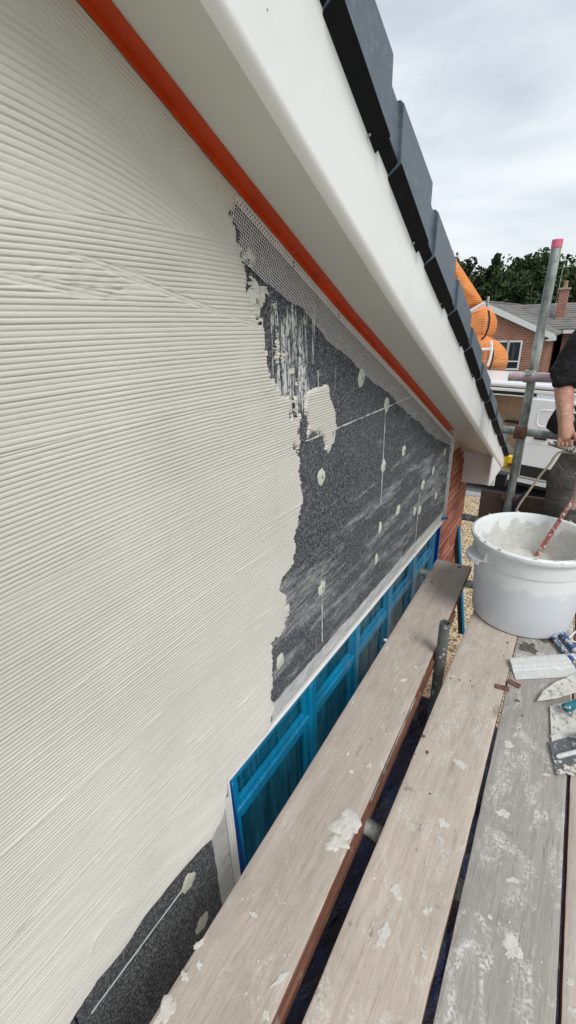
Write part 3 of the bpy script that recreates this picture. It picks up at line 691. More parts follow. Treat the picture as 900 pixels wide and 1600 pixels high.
MB().rings(rs).build('orange_tape', MTAPE, house)
# barge board: rounded lower corner, tall face
ysb = [Y0, -.8, 0, .35, .634, .911, 1.18, 1.45, 1.8, 2.18, 2.6, 3.05, 3.4, 3.77, 4.1, 4.35]
rs = []
for y in ysb:
    s = Sz(y); t = max(Tz(y)+.03, s+.05); rr = .024; pts = [(-.5635, s+.012), (-.5635, s-.001)]
    for k in range(7):
        a = math.pi/2*k/6; pts.append((-.555-rr+.014+rr*math.sin(a), s+rr-rr*math.cos(a)-.001))
    xo = pts[-1][0]
    pts += [(xo, t), (-.5635, t)]
    rs.append([Vector((x, y, z_)) for x, z_ in pts])
xo_b = xo
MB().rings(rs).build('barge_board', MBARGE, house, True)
# joint trims on the barge board near the eaves
for y in (3.02, 3.30):
    MB().prism([(xo_b+.0005, y, Sz(y)+.02), (xo_b+.0005, y+.004, Sz(y)+.02), (xo_b+.0005, y+.004, Tz(y)), (xo_b+.0005, y, Tz(y))][::-1], (.0015, 0, 0)).build('joint_line', MSOF, house)
# boxed eaves end
bx = [Vector((XW-.10, 4.12, eA.z+.002)), Vector((XW-.10, 4.12, on(727, 754, y=4.12).z)), Vector((-.5645, 4.12, on(762, 758, y=4.12).z)), Vector((-.5645, 4.12, eB.z+.002))]
MB().prism(bx, (.004, .012, 0)).build('eaves_box_end', MBARGE, house)
MB().prism([(-.5635, 3.60, Sz(3.60)-.002), (-.5635, 3.801, .40), (-.5635, 3.794, .162), (-.5635, 4.309, .155), (-.5635, 4.36, .30), (-.5635, 3.70, .46)][1:5], (.0105, 0, 0)).build('barge_return', MBARGE, house)
MB().box((-6.5, 4.41, .10), (-.60, 4.55, .112)).build('eaves_soffit', MSOF, house)
MB().box((-6.5, 4.36, -.02), (-.50, 4.46, .10)).build('gutter', MVAND, house)

# ---- dry verge caps, each with its small lower clip
def verge_cap(k):
    e = 1.235 + .345*k; s0 = e - .345
    XO = -.507; XI = -.556
    a, b = s0 + .085, e
    o = MB()
    def sec(y, out, lift, drop, c=.010):
        T, U = Tz(y), Uz(y)
        x = XO + out
        return [Vector((XI, y, T-drop)), Vector((x-.003, y, T-drop+.030)), Vector((x, y, T-drop+.036)), Vector((x, y, U+lift-c)), Vector((x-c, y, U+lift)), Vector((-.64, y, U+lift)), Vector((-.64, y, U+lift-.012)), Vector((XI, y, U+lift-.03))]
    o.rings([sec(a, 0, -.006, -.004), sec((a+b)/2, .001, .003, .0), sec(b, .002, .012, .004)])
    cap = o.build('verge_cap', MCAP, house, bevel=.002, seg=1)
    # underside flange, near-black because its shade is painted into the colour
    MB().prism([(XI+.0005, a, Tz(a)+.003), (XI+.0005, b-.002, Tz(b)-.0055), (XO+.0025, b-.002, Tz(b)+.029), (XO+.001, a, Tz(a)+.038)], (0.0015, 0, -.003)).build('underside_flange', MCAPSHADE, cap)
    # narrow lapped end piece
    o = MB().rings([sec(s0-.02, -.012, -.016, -.014, .008), sec(a+.01, -.011, -.014, -.014, .008)]); c2 = o.build('lap_piece', MCAP, cap, bevel=.0015, seg=1)
    MB().prism([(XI+.0005, s0-.02, Tz(s0-.02)+.012), (XI+.0005, a-.001, Tz(a)+.012), (XO-.010, a-.001, Tz(a)+.045), (XO-.010, s0-.02, Tz(s0-.02)+.045)], (0.001, 0, -.005)).build('underside_flange', MCAPSHADE, cap)  # same painted-in shade under the lap piece
    o = MB().tube([(-.535, b-.05, Tz(b-.05)-.006), (-.535, b-.05, Tz(b-.05)-.0015)], .0035, 8); o.build('nail_head', MGALV, cap)
for k in range(-7, 10): verge_cap(k)
# foam / gutter end pieces in yellow seen at the foot of the verge
ye = empty('yellow_clip', on(790, 712, y=4.45), 'bright yellow plastic gutter clip at the foot of the verge', 'gutter clip')
MB().box((-.52, 4.40, .20), (-.465, 4.47, .262)).build('clip_body', MYEL, ye, bevel=.004)
MB().box((-.48, 4.47, .24), (-.452, 4.53, .33)).build('clip_arm', MYEL, ye, bevel=.004)

# ---- perforated bead + mesh wing under the soffit
def bead_along(name, pts, w, mbar=MWHITE, pitch=.010, dx=.0078, hole=.0045, normal_sign=-1):
    """two rails and many rungs lying on the wall; pts = [(y, z)], w = width measured down from the line"""
    mb = MB(); acc = 0
    for (a, b) in zip(pts[:-1], pts[1:]):
        A = Vector((0, a[0], a[1])); B = Vector((0, b[0], b[1])); d = (B-A).normalized(); nn = Vector((0, d.z, -d.y))*(-normal_sign)
        L_ = (B-A).length
        def quad(p, q_, u0, u1, x0=XW+dx, t=.0012):
            mb.hexa([p+nn*u0+Vector((x0, 0, 0)), q_+nn*u0+Vector((x0, 0, 0)), q_+nn*u1+Vector((x0, 0, 0)), p+nn*u1+Vector((x0, 0, 0)),
                     p+nn*u0+Vector((x0+t, 0, 0)), q_+nn*u0+Vector((x0+t, 0, 0)), q_+nn*u1+Vector((x0+t, 0, 0)), p+nn*u1+Vector((x0+t, 0, 0))])
        quad(A, B, 0, w*.30); quad(A, B, w*.52, w*.66); quad(A, B, w*.86, w)
        k = int(L_/pitch)
        for i in range(k):
            p = A + d*(i*pitch); quad(p, p + d*(pitch-hole), w*.30, w*.52); quad(p+d*pitch*.5, p+d*(pitch*1.5-hole), w*.66, w*.86)
    return mb.build(name, mbar, house)
bead_along('perforated_bead', [(y, Sz(y)-.012) for y in (.80, .911, 1.18, 1.45, 1.8, 2.18, 2.6, 3.05, 3.19)], .024, dx=.004)
rs = [[Vector((XW+.0075, y, Sz(y)-.001)), Vector((XW+.0105, y, Sz(y)-.001)), Vector((XW+.0105, y, Sz(y)-.012)), Vector((XW+.0075, y, Sz(y)-.012))] for y in [Y0, 0]+[.634+.2*k for k in range(13)]]
MB().rings(rs).build('bead_nose', MWHITE, house)
def mesh_wing(name, path, width, pitch=.0052, th=.0011, x0=.003, wav=.0, mat_=MMESH, side=1):
    """real woven strands: path = [(y, z)] upper edge, width(s) downward"""
    mb = MB(); P = [Vector((0, a, b)) for a, b in path]; S_ = [0]
    for a, b in zip(P[:-1], P[1:]): S_.append(S_[-1] + (b-a).length)
    T_ = S_[-1]
    def at(s):
        for i in range(len(P)-1):
            if s <= S_[i+1] or i == len(P)-2:
                f = (s-S_[i])/(S_[i+1]-S_[i]); d = (P[i+1]-P[i]).normalized(); return P[i].lerp(P[i+1], f), d
    def pos(s, u):
        p, d = at(s); nn = Vector((0, d.z, -d.y))*side
        xw = XW + x0 + wav*(u/.1)*(.5+.9*mnoise.noise(Vector((s*5, u*12, 1)))+.5*mnoise.noise(Vector((s*14, u*20, 4))))
        return p + nn*u + Vector((xw, 0, 0)), d, nn
    def seg(p, q_, wv): mb.add([p-wv, q_-wv, q_+wv, p+wv], [(0, 1, 2, 3)])
    ns = int(T_/pitch); wmax = max(width(T_*k/20) for k in range(21))
    for i in range(ns+1):
        s = i*pitch; W_ = width(s); nu = max(1, int(W_/.012))
        for k in range(nu):
            a, d, nn = pos(s, W_*k/nu); b, _, _ = pos(s, W_*(k+1)/nu); seg(a, b, d*th/2)
    for j in range(int(wmax/pitch)+1):
        u = j*pitch; ns2 = int(T_/.012)
        for k in range(ns2):
            s0_, s1_ = T_*k/ns2, T_*(k+1)/ns2
            if u <= width((s0_+s1_)/2):
                a, _, nn = pos(s0_, u); b, _, _ = pos(s1_, u); seg(a, b, nn*th/2)
    o = mb.build(name, mat_, house); o['kind'] = 'stuff'; return o
def w_top(s):
    y = .93 + s*.9
    return .088 + .020*mnoise.noise(Vector((s*4, 0, 0))) + .010*mnoise.noise(Vector((s*13, 0, 3))) + (-.05 if s < .04 else 0) - max(0, (s-2.0))*.10
mesh_wing('reinforcing_mesh', [(y, Sz(y)-.036) for y in (.93, 1.18, 1.45, 1.8, 2.18, 2.6, 3.05, 3.17)], w_top, wav=.006, pitch=.0074, th=.0014)
# bead and mesh over the window head, at the corner and beside the window
hp = [(y, headz(y)) for y in (.70, .9, 1.2, 1.8, 2.4, 3.0, 3.235)]
bead_along('perforated_bead', [(y, headz(y)+.002) for y in (.93, 1.4, 2.0, 2.6, 3.21)], .022, normal_sign=1, dx=.004)
rs = [[Vector((XW-.06, y, headz(y)-.004)), Vector((XW+.010, y, headz(y)-.004)), Vector((XW+.010, y, headz(y)+.004)), Vector((XW-.06, y, headz(y)+.004))] for y in (.70, 1.4, 2.2, 3.235)]
MB().rings(rs).build('drip_bead', MWHITE, house)
mesh_wing('reinforcing_mesh', [(y, headz(y)+.022) for y in (.97, 1.8, 2.4, 3.21)], lambda s: .070+.008*mnoise.noise(Vector((s*3, 5, 0))), side=-1, wav=.002, pitch=.0062, th=.0013)
# skim trapped in that mesh
MSKIM = NT('mortar_in_mesh', 0.85, 0.2); _k = MSKIM.noise(1.0, 6, 0.7, MSKIM.map((30, 12, 30)))
MSKIM.col(MSKIM.ramp(_k, (0.4, (0.26, 0.27, 0.275)), (0.62, (0.60, 0.60, 0.58)))).bump(_k, 0.5, 0.002); MSKIM = MSKIM.m
strip('mortar_skim', MSKIM, (XW, .955, headz(.955)+.058), (XW, 3.21, headz(3.21)+.052), .066, .0012, house, .25, 70)
strip('mortar_skim', MSKIM, (XW, YC-.036, .05), (XW, YC-.036, .67), .055, .0012, house, .2, 20)
MB().box((XW-.09, YC-.002, .045), (XW+.006, YC+.006, .715)).build('corner_bead', MWHITE, house)
# window-side reveal bead, mesh and board strip below the coat
MB().box((XW-.05, .697, -1.0), (XW+.010, .703, headz(.7)-.004)).build('reveal_bead', MWHITE, house)
bead_along('perforated_bead', [(.696, .03), (.696, -.95)], .022, normal_sign=-1, dx=.004)
mesh_wing('reinforcing_mesh', [(.672, .03), (.672, -.95)], lambda s: .065, side=1, wav=.0, pitch=.0046, th=.0014)
strip('mortar_skim', MSKIM, (XW, .640, -.0), (XW, .640, -.95), .066, .0009, house, .1, 20)

# ---- long window wrapped in blue film
win = MB().box((XB+.03, .7035, -.85), (XB+.04, 3.20, -.80)).build('window', MFILM, house)
XF = XW - .030
# frame head, jambs, sill
MB().hexa([(XF-.05, .704, -.005), (XF, .704, -.005), (XF, 3.16, -.005), (XF-.05, 3.16, -.005), (XF-.05, .704, headz(.704)-.0045), (XF, .704, headz(.704)-.0045), (XF, 3.16, headz(3.16)-.0045), (XF-.05, 3.16, headz(3.16)-.0045)]).build('frame', MFILM, win, bevel=.004)
def wbar(name, y0, y1, z0, z1, x=XF, d=.05, m=MFILM, bv=.006): return MB().box((x-d, y0, z0), (x, y1, z1)).build(name, m, win, bevel=bv)
wbar('frame', .7042, .765, -.85, -.006)
MB().hexa([(XF+.0012, .728, -.85), (XF+.0035, .728, -.85), (XF+.0035, .785, -.85), (XF+.0012, .785, -.85), (XF+.0012, .728, .085), (XF+.0035, .728, .085), (XF+.0035, .742, .085), (XF+.0012, .742, .085)]).build('film_edge', MREV, win)
wbar('frame', 3.10, 3.16, -.85, -.006)
MB().box((XF-.07, 3.1605, -.85), (XW-.005, 3.185, .04)).build('reveal_film', MREV, win, bevel=.003)
mull = [.765, 1.30, 1.76, 2.22, 2.66, 3.10]
for i, y in enumerate(mull[1:-1]):
    wbar('mullion', y-.028, y+.028, -.85, -.0055, XF+.004)
for a, b in zip(mull[:-1], mull[1:]):
    a2, b2 = a+(.0285 if a > .8 else .0005), b-(.0285 if b < 3.09 else .0005)
    wbar('transom', a2, b2, -.215, -.165, XF-.001)
    for z0, z1 in ((-.165, -.0055), (-.80, -.215)):
        MB().box((XF-.045, a2, z0+.0005), (XF-.032, b2, z1-.0005)).build('pane', MPANE, win)
        for q0, q1, r0, r1 in ((a2, a2+.028, z0+.001, z1-.001), (b2-.028, b2, z0+.001, z1-.001), (a2+.0285, b2-.0285, z1-.026, z1-.001), (a2+.0285, b2-.0285, z0+.001, z0+.026)):
            MB().box((XF-.031, q0, r0), (XF-.012, q1, r1)).build('sash', MFILM, win, bevel=.004, seg=1)
wbar('sill', .704, 3.16, -.90, -.851, XF+.02, .08)
# loose film hanging over the panes in folds
MCLR = NT('loose_clear_blue_film', 0.08, 0.6)
MCLR.col((0.03, 0.30, 0.46)); MCLR.val(MCLR.b.inputs['Alpha'], MCLR.ramp(MCLR.noise(1.0, 5, 0.6, MCLR.map((3, 22, 2)), 0.8), (0.42, 0.03), (0.72, 0.45))); MCLR.bump(MCLR.noise(1.0, 6, 0.6, MCLR.map((5, 30, 3)), 1.2), 0.8, 0.012)
mb = MB(); vs = []; n1, n2 = 150, 12
for i in range(n1):
    for j in range(n2):
        y = .78 + 2.34*i/(n1-1); z_ = .03 - .80*j/(n2-1)
        vs.append((XF + .010 + .007*mnoise.noise(Vector((y*14, z_*2, 0))) + .004*mnoise.noise(Vector((y*45, z_*4, 5))), y, z_))
mb.add(vs, [(i*n2+j, i*n2+j+1, (i+1)*n2+j+1, (i+1)*n2+j) for i in range(n1-1) for j in range(n2-1)]).build('masking_film', MCLR.m, win, True)
# strip of board leaning at the brick corner
lb = empty('leaning_board', (-.74, 4.0, GZ), 'narrow dark board with blue taped edge leaning against the brick corner', 'board')
a = on(714, 826, x=-.80); b = on(722, 990, x=-.70)
mb = MB().tube([(-.80, 4.15, on(713, 826, y=4.15).z), (-.60, 4.0, GZ+.01)], .0, 4) if 0 else MB()
pa, pb_ = on(716, 824, y=4.20), on(724, 992, y=4.05)
mb.hexa([pb_+Vector((-.05, 0, 0)), pb_+Vector((-.006, 0, 0)), pb_+Vector((-.006, .03, 0)), pb_+Vector((-.05, .03, 0)), pa+Vector((-.05, 0, 0)), pa+Vector((-.006, 0, 0)), pa+Vector((-.006, .03, 0)), pa+Vector((-.05, .03, 0))]).build('board', MVAND, lb)
MB().hexa([pb_+Vector((-.0055, -.002, 0)), pb_+Vector((.012, -.002, 0)), pb_+Vector((.012, .032, 0)), pb_+Vector((-.0055, .032, 0)), pa+Vector((-.0055, -.002, .004)), pa+Vector((.012, -.002, .004)), pa+Vector((.012, .032, .004)), pa+Vector((-.0055, .032, .004))]).build('blue_edge', MFILM, lb)
pt = on(688, 815, x=XW)
tag(MB().tube([pt+Vector((-.01, 0, .02)), pt+Vector((.03, .05, .015)), pt+Vector((.035, .09, -.01))], [.008, .012, .006], 8).build('film_knot', MREV, win), None)

# ------------------------------------------------------------------ scaffold
def board(name_lab, lx, rx, y0, y1, m, z=0.0, th=.038, cup=.0015, med=MEDGE, seed=0):
    """lx, rx: functions y -> x of the long edges"""
    e = empty('scaffold_board', ((lx(y1)+rx(y1))/2, y1, z-th), name_lab, 'scaffold board', 'scaffold boards laid side by side')
    ny, nx = max(30, int((y1-y0)/.04)), 10; top_ = []; 
    rs = []
    for j in range(ny+1):
        y = y0 + (y1-y0)*j/ny; a, b = lx(y), rx(y); r = .004
        wv = .0016*mnoise.noise(Vector((seed, y*2.5, 0))) + .0010*mnoise.noise(Vector((seed, y*16, 5))); wv2 = .0016*mnoise.noise(Vector((seed+9, y*2.5, 0))) + .0012*mnoise.noise(Vector((seed+9, y*16, 5)))
        a += wv; b += wv2; w_ = b-a
        pts = [Vector((a, y, z-th+.003)), Vector((a, y, z-.005)), Vector((a+.0015, y, z-.0015))]
        for k in range(nx+1):
            t = k/nx; pts.append(Vector((a+.005+(w_-.010)*t, y, z - cup*4*t*(1-t) + .0007*mnoise.noise(Vector((t*9, y*3, seed))))))
        pts += [Vector((b-.0015, y, z-.0015)), Vector((b, y, z-.005)), Vector((b, y, z-th+.003)), Vector((b-.003, y, z-th)), Vector((a+.003, y, z-th))]
        rs.append(pts)
    # split: plank top/bottom and stained edges share one mesh with two materials
    o = MB().rings(rs).build('plank', m, e, True)
    o.data.materials.append(med)
    for p in o.data.polygons:
        if abs(p.normal.x) > .75 or abs(p.normal.y) > .8: p.material_index = 1
    return e
l1 = lambda y: -.566 - .0273*(y-.208); r1 = lambda y: -.332 - .0376*(y-.357)
l2 = lambda y: -.277 - .0156*(y-.392); r2 = lambda y: -.050 - .0161*(y-.537)
l3 = lambda y: -.031 - .0284*(y-.549); r3 = lambda y: .197 - .0300*(y-.697)
l4 = lambda y: .205 - .0284*(y-.70); r4 = lambda y: .432 - .0284*(y-.70)
bA = board('pinkish scaffold board nearest the blue window with a thick mortar splat on its edge', l1, r1, -1.2, 2.662, MB1, .0, seed=1)
bB = board('sandy scaffold board that the front of the white bucket stands on', l2, r2, -1.2, 2.66, MB2, 0, seed=2)
bC = board('grey weathered scaffold board under the aluminium blade and mortar tools', l3, r3, -1.2, 3.3, MB3, 0, seed=3)
bD = board('pale scaffold board just right of the thin dark gap', l4, r4, -1.2, 3.3, MB4, 0, seed=4)
bE = board('outermost scaffold board behind the notched trowel side of the deck', lambda y: .462-.0284*y, lambda y: .69-.0284*y, -1.2, 3.3, MB3, 0, seed=5)
rs = []
for y in (-1.1, -.3, .4, 1.0, 1.5, 1.9, 2.2):
    w1 = .002*mnoise.noise(Vector((1, y*3, 4))); rs.append([Vector((r1(y)-.060, y, -.085)), Vector((r1(y)+.007+w1, y, -.085)), Vector((r1(y)+.008+w1, y, -.0395)), Vector((r1(y)-.060, y, -.0395))])
MB().rings(rs).build('under_batten', MEDGE, bA, bevel=.002)
# metal band let into the edge of the first board
mb = MB()
for (ya, yb, dz) in ((.95, 1.45, -.010),):
    mb.hexa([(r1(ya)+.0005, ya, dz-.006), (r1(ya)+.0035, ya, dz-.006), (r1(yb)+.0035, yb, dz-.006), (r1(yb)+.0005, yb, dz-.006), (r1(ya)+.0005, ya, dz), (r1(ya)+.0035, ya, dz), (r1(yb)+.0035, yb, dz), (r1(yb)+.0005, yb, dz)])
mb.build('edge_band', MGALV, bA)
# end hoops
for bb, l, r, ye_ in ((bA, l1, r1, 2.662), (bB, l2, r2, 2.66)):
    MB().box((l(ye_)-.001, ye_-.001, -.039), (r(ye_)+.001, ye_+.0015, -.0005)).build('end_hoop', MRUST, bb)
# splats
def hsplat(px, py, rx, ry, par, h=.004, seed=0, rot=0, rough=.5, z=0.0, n=30):
    p = on(px, py, z=z); mb = MB(); vs = [(p.x, p.y, z+h)]; fs = []; R_ = 5
    for j in range(1, R_+1):
        r = j/R_
        for i in range(n):
            a = 2*math.pi*i/n; k = 1 + rough*mnoise.noise(Vector((math.cos(a)*1.2+seed*3.7, math.sin(a)*1.2, seed*1.3))) + rough*.45*mnoise.noise(Vector((math.cos(a)*4.5, math.sin(a)*4.5+seed, 2)))
            u, v = rx*r*k*math.cos(a), ry*r*k*math.sin(a); x = p.x + u*math.cos(rot)-v*math.sin(rot); y = p.y + u*math.sin(rot)+v*math.cos(rot)
            zz = z + h*(1-r**4)*(1+.7*mnoise.noise(Vector((x*70, y*70, seed)))) - (.0028 if j == R_ else 0)
            vs.append((x, y, zz))
    for i in range(n): fs.append((0, 1+i, 1+(i+1) % n))
    for j in range(R_-1):
        for i in range(n): fs.append((1+j*n+i, 1+(j+1)*n+i, 1+(j+1)*n+(i+1) % n, 1+j*n+(i+1) % n))
    return mb.add(vs, fs).build('mortar_splat', MSPLAT, par, True)
for i, (px, py, a, b, par, h) in enumerate([
    (540,1288,.044,.044,bA,.008),(524,1316,.030,.024,bA,.006),(258,1580,.016,.030,bA,.004),(290,1526,.012,.010,bA,.006),(310,1508,.008,.007,bA,.005),(312,1475,.007,.016,bA,.004),
    (437,1530,.007,.030,bA,.003),(396,1430,.012,.006,bA,.002),(415,1585,.010,.012,bA,.002),(630,1062,.017,.011,bA,.004),(617,1076,.006,.014,bA,.003),(649,1042,.010,.007,bA,.004),(603,1000,.009,.009,bA,.005),(605,1012,.004,.012,bA,.003),
    (543,1178,.004,.013,bA,.003),(576,1195,.008,.010,bA,.004),(548,1205,.008,.008,bA,.003),(520,1232,.003,.003,bA,.003),
    (690,1285,.018,.016,bB,.0015),(689,1311,.010,.008,bB,.001),(722,1195,.030,.016,bB,.001),(668,1422,.010,.014,bB,.0015),(598,1460,.014,.03,bB,.001),(662,1490,.007,.014,bB,.0012),(618,1390,.018,.02,bB,.001),(584,1372,.006,.005,bB,.003),
    (795,1163,.016,.018,bC,.0012),(853,1210,.010,.006,bC,.003),(854,1277,.006,.012,bC,.002),(800,1480,.025,.03,bC,.0012),(765,1432,.007,.006,bC,.003),(716,1505,.008,.012,bC,.003),(785,1270,.02,.014,bC,.001),(801,1375,.016,.007,bC,.0015),(858,1200,.005,.004,bC,.003),
    (892,1535,.01,.01,bD,.003),(895,1580,.012,.01,bD,.002)]):
    hsplat(px, py, a, b, par, h*(.75 if par is bA else .45), i+1, random.uniform(-.5, .9), .8)
# extra crumbs on the boards
for bb, l, r, k in ((bA, l1, r1, 60), (bB, l2, r2, 60), (bC, l3, r3, 90)):
    mb = MB()
    for i in range(k):
        y = random.uniform(.25, 2.0); x = random.uniform(l(y)+.012, r(y)-.012); s = random.uniform(.0012, .0038)
        mb.add([(x+s*p*random.uniform(.7, 1.3), y+s*q_*random.uniform(.7, 1.6), s*.5*r_ + .0003) for p, q_, r_ in ico], icf)
    o = mb.build('mortar_crumbs', MSPLAT, bb); o['kind'] = 'stuff'
# dark patches on the grey board by the foot of the tub
MDARKPATCH = NT('dark_patch_wood', 0.5, 0.4); MDARKPATCH.col(MDARKPATCH.ramp(MDARKPATCH.noise(40, 5), (0.3, (0.06, 0.052, 0.045)), (0.7, (0.13, 0.115, 0.10)))); MDARKPATCH = MDARKPATCH.m
for (px, py, a, b) in ((826, 1011, .05, .045), (852, 998, .03, .03)):
    o = hsplat(px, py, a, b, bC, .0014, px, 0, .9); o.name = 'dark_patch'; o.data.materials[0] = MDARKPATCH
for (px, py, a, b, par) in ((704,1060,.006,.006,bB),(718,1062,.004,.005,bB),(735,1064,.004,.005,bB),(738,1072,.004,.005,bB),(662,1150,.007,.010,bB),(667,1175,.007,.010,bB),(648,1178,.005,.004,bB),(672,1240,.004,.004,bB),(808,1095,.010,.010,bC),(816,1118,.005,.004,bC),(718,886,.012,.012,bA),(675,909,.008,.012,bA),(793,1004,.006,.008,bB),(787,1025,.004,.004,bB)):
    o = hsplat(px, py, a, b, par, .0008, px, 0, .6); o.name = 'dark_spot'; o.data.materials[0] = MTOE
# rusty board clips across the gap
for i, (cx, cy, ang, lab) in enumerate(((784, 1074, .15, 'rusty bent metal plate on the edge of the sandy board beside the gap'), (803, 1068, -.25, 'rusty metal plate on the grey board just below the aluminium blade'))):
    p = on(cx, cy, z=.003); e = empty('board_plate', p, lab, 'metal plate', 'rusty plates across the board gap')
    M_ = Matrix.Translation(p) @ Matrix.Rotation(ang, 4, 'Z')
    MB().box((-.026, -.013, -.002), (.026, .013, .002), M_).build('flat_plate', MRUST, e, bevel=.001)
    sgn = 1 if i == 0 else -1
    MB().box((sgn*.026-.002, -.013, -.034), (sgn*.026+.002, .013, .002), M_).build('bent_lip', MRUST, e, bevel=.001)

# tubes
MDARKG = m_crust('dark_dirty_tube', (0.13, 0.14, 0.13), 0.1, 0.55)
def tube_thing(name, a, b, lab, m=MGALV, ro=.0242, ri=.0202, grp='scaffold tubes'):
    a, b = Vector(a), Vector(b)
    return tag(MB().hollow(a, b, ro, ri, 20).build(name, m, None, True), lab, 'scaffold tube', grp)
sp_ = on(697, 975, x=-.347)
tube_thing('scaffold_tube', (sp_.x-.006, sp_.y+.01, sp_.z), (-.362, sp_.y-.02, GZ), 'short upright grey tube end rising between the two left boards', MDARKG)
tube_thing('scaffold_tube', (-.355, .905, -.066), (1.1, .80, -.066), 'greenish cross tube whose end pokes out beside the splatted board edge')
tube_thing('scaffold_tube', (-.70, 2.56, -.066), (1.1, 2.56, -.066), 'dark cross tube under the far end of the first board')
ta = on(724, 797, y=3.35)
tube_thing('scaffold_tube', (-.62, 3.22, ta.z), (1.1, 3.22, ta.z), 'dark cross tube below the upright timber board, over the gravel')
tube_thing('scaffold_tube', (.30, -1.2, -.115), (.30, 3.9, -.115), 'lengthwise ledger tube beneath the pale board')
pT = on(871, 378, y=3.0); pL = on(797, 772, y=3.0)
dv = (pT - pL)
std = tube_thing('scaffold_tube', pL - dv*.0 + Vector((0, 0, 0)) - dv.normalized()*2.25, pT, 'tall weathered grey upright tube with a pink end cap')
MB().tube([pT - dv.normalized()*.028, pT + dv.normalized()*.012], .0262, 20).build('end_cap', MCAPPINK, std, True, bevel=.003)
pk0, pk1 = on(795, 588, y=2.94), on(862, 591, y=2.94)
tube_thing('scaffold_tube', pk0, pk0 + (pk1-pk0).normalized()*2.2, 'lilac painted horizontal guard tube ending left of the tall upright', MPINK)
gl0, gl1 = on(784, 671, y=3.06), on(862, 680, y=3.06)
tube_thing('scaffold_tube', gl0, gl0 + (gl1-gl0).normalized()*2.3, 'bare grey horizontal guard tube halfway down the tall upright')
for i, (px, py, lab, m) in enumerate(((828, 588, 'steel coupler with round bolt joining the lilac tube to the upright', MGALV), (813, 676, 'rusty coupler joining the grey guard tube to the upright', MRUST))):
    c = on(px, py, y=2.985); e = empty('scaffold_coupler', c, lab, 'scaffold coupler', 'couplers on the tall upright')
    MB().tube([c + Vector((0, .015, -.034)), c + Vector((0, .015, .034))], .034, 16).build('clamp_band', m, e, True, bevel=.004)
    MB().tube([c + Vector((-.03, -.025, 0)), c + Vector((.03, -.025, 0))], .033, 16).build('clamp_band', m, e, True, bevel=.004)
    MB().tube([c + Vector((0, -.05, .020)), c + Vector((0, -.082, .024))], [.014, .014], 6).build('nut', m, e, False, bevel=.002)
    MB().tube([c + Vector((0, -.045, .02)), c + Vector((0, -.10, .024))], .007, 8).build('bolt', m, e, True)
# upright timber board at the far end
t0, t1 = on(753, 765, y=3.05), on(753, 808, y=3.05); t2 = on(900, 786, y=3.05)
dr = (t2 - t0); dr = Vector((dr.x, 0, dr.z)).normalized()
o = MB().hexa([Vector((t0.x, 3.03, t1.z)), Vector((t0.x, 3.03, t1.z)) + dr*1.5, Vector((t0.x, 3.066, t1.z)) + dr*1.5, Vector((t0.x, 3.066, t1.z)), Vector((t0.x, 3.03, t0.z)), Vector((t0.x, 3.03, t0.z)) + dr*1.5, Vector((t0.x, 3.066, t0.z)) + dr*1.5, Vector((t0.x, 3.066, t0.z))]).build('timber_board', MTOE, None, bevel=.003)
tag(o, 'dark weathered timber board standing on edge behind the bucket', 'timber board')
c = on(798, 779, y=3.03); tag(MB().tube([c+Vector((-.055, -.012, .012)), c+Vector((-.03, -.020, .006)), c+Vector((.03, -.020, .004)), c+Vector((.055, -.012, .008))], [.018, .028, .028, .018], 14).build('scaffold_coupler', MRUST, None, True), 'rounded rusty coupler clamped over the top of the timber board', 'scaffold coupler', 'couplers on the tall upright')

# ------------------------------------------------------------------ bucket
BC = Vector((-.098, 2.305, 0.0015)); bk = empty('bucket', BC, 'large white round tub of wet mortar with a moulded side handle', 'bucket')
n_ = 72
prof = [(.0, .0), (.222, .0), (.232, .005), (.2355, .018), (.250, .22), (.2565, .335), (.2615, .338), (.266, .395), (.268, .420), (.283, .423), (.288, .433), (.286, .446), (.276, .452), (.264, .449), (.258, .436), (.246, .22), (.228, .10), (.0, .10)]
b_ = MB()
b_.lathe([(max(r, .0001), z_) for r, z_ in prof], BC, n_)
bo = b_.build('tub', MBUCKET, bk, True)
# mortar inside: choppy surface with plaster on the walls
mo = MB(); vs = []; fs = []; RR, NN = 22, 64
for j in range(RR+1):
    r = .001 + .2445*j/RR
    for i in range(NN):
        a = 2*math.pi*i/NN; x, y = r*math.cos(a), r*math.sin(a)
        h = .215 + .014*mnoise.noise(Vector((x*16, y*16, 0))) + .009*abs(mnoise.noise(Vector((x*38, y*38, 3)))) + .03*(r/.245)**4
        vs.append((BC.x+x, BC.y+y, BC.z+h))
for j in range(RR):
    for i in range(NN): fs.append((j*NN+i, j*NN+(i+1) % NN, (j+1)*NN+(i+1) % NN, (j+1)*NN+i))
mo.add(vs, fs).build('wet_mortar', MMORTAR, bk, True)
# smeared lining on the inner wall
li = MB(); vs = []; fs = []
for j in range(12):
    z_ = .23 + .195*j/11
    for i in range(NN*2):
        a = math.pi*i/NN; rr = .2462+(z_-.22)*.054 - .0015 - .002*max(0, mnoise.noise(Vector((math.cos(a)*6, math.sin(a)*6, z_*22)))+.25)*(1 - max(0, (z_-.36)/.07)**2)
        if z_ > .36 and mnoise.noise(Vector((math.cos(a)*4, math.sin(a)*4, 9))) < (z_-.40)*9: rr = .2470+(z_-.22)*.054+.002
        vs.append((BC.x+rr*math.cos(a), BC.y+rr*math.sin(a), BC.z+z_))
for j in range(11):
    for i in range(NN*2): fs.append((j*2*NN+i, j*2*NN+(i+1) % (2*NN), (j+1)*2*NN+(i+1) % (2*NN), (j+1)*2*NN+i))
li.add(vs, fs).build('mortar_lining', m_mortar('mortar_lining_grey', (0.58, 0.58, 0.54), (0.76, 0.77, 0.75), .7), bk, True)
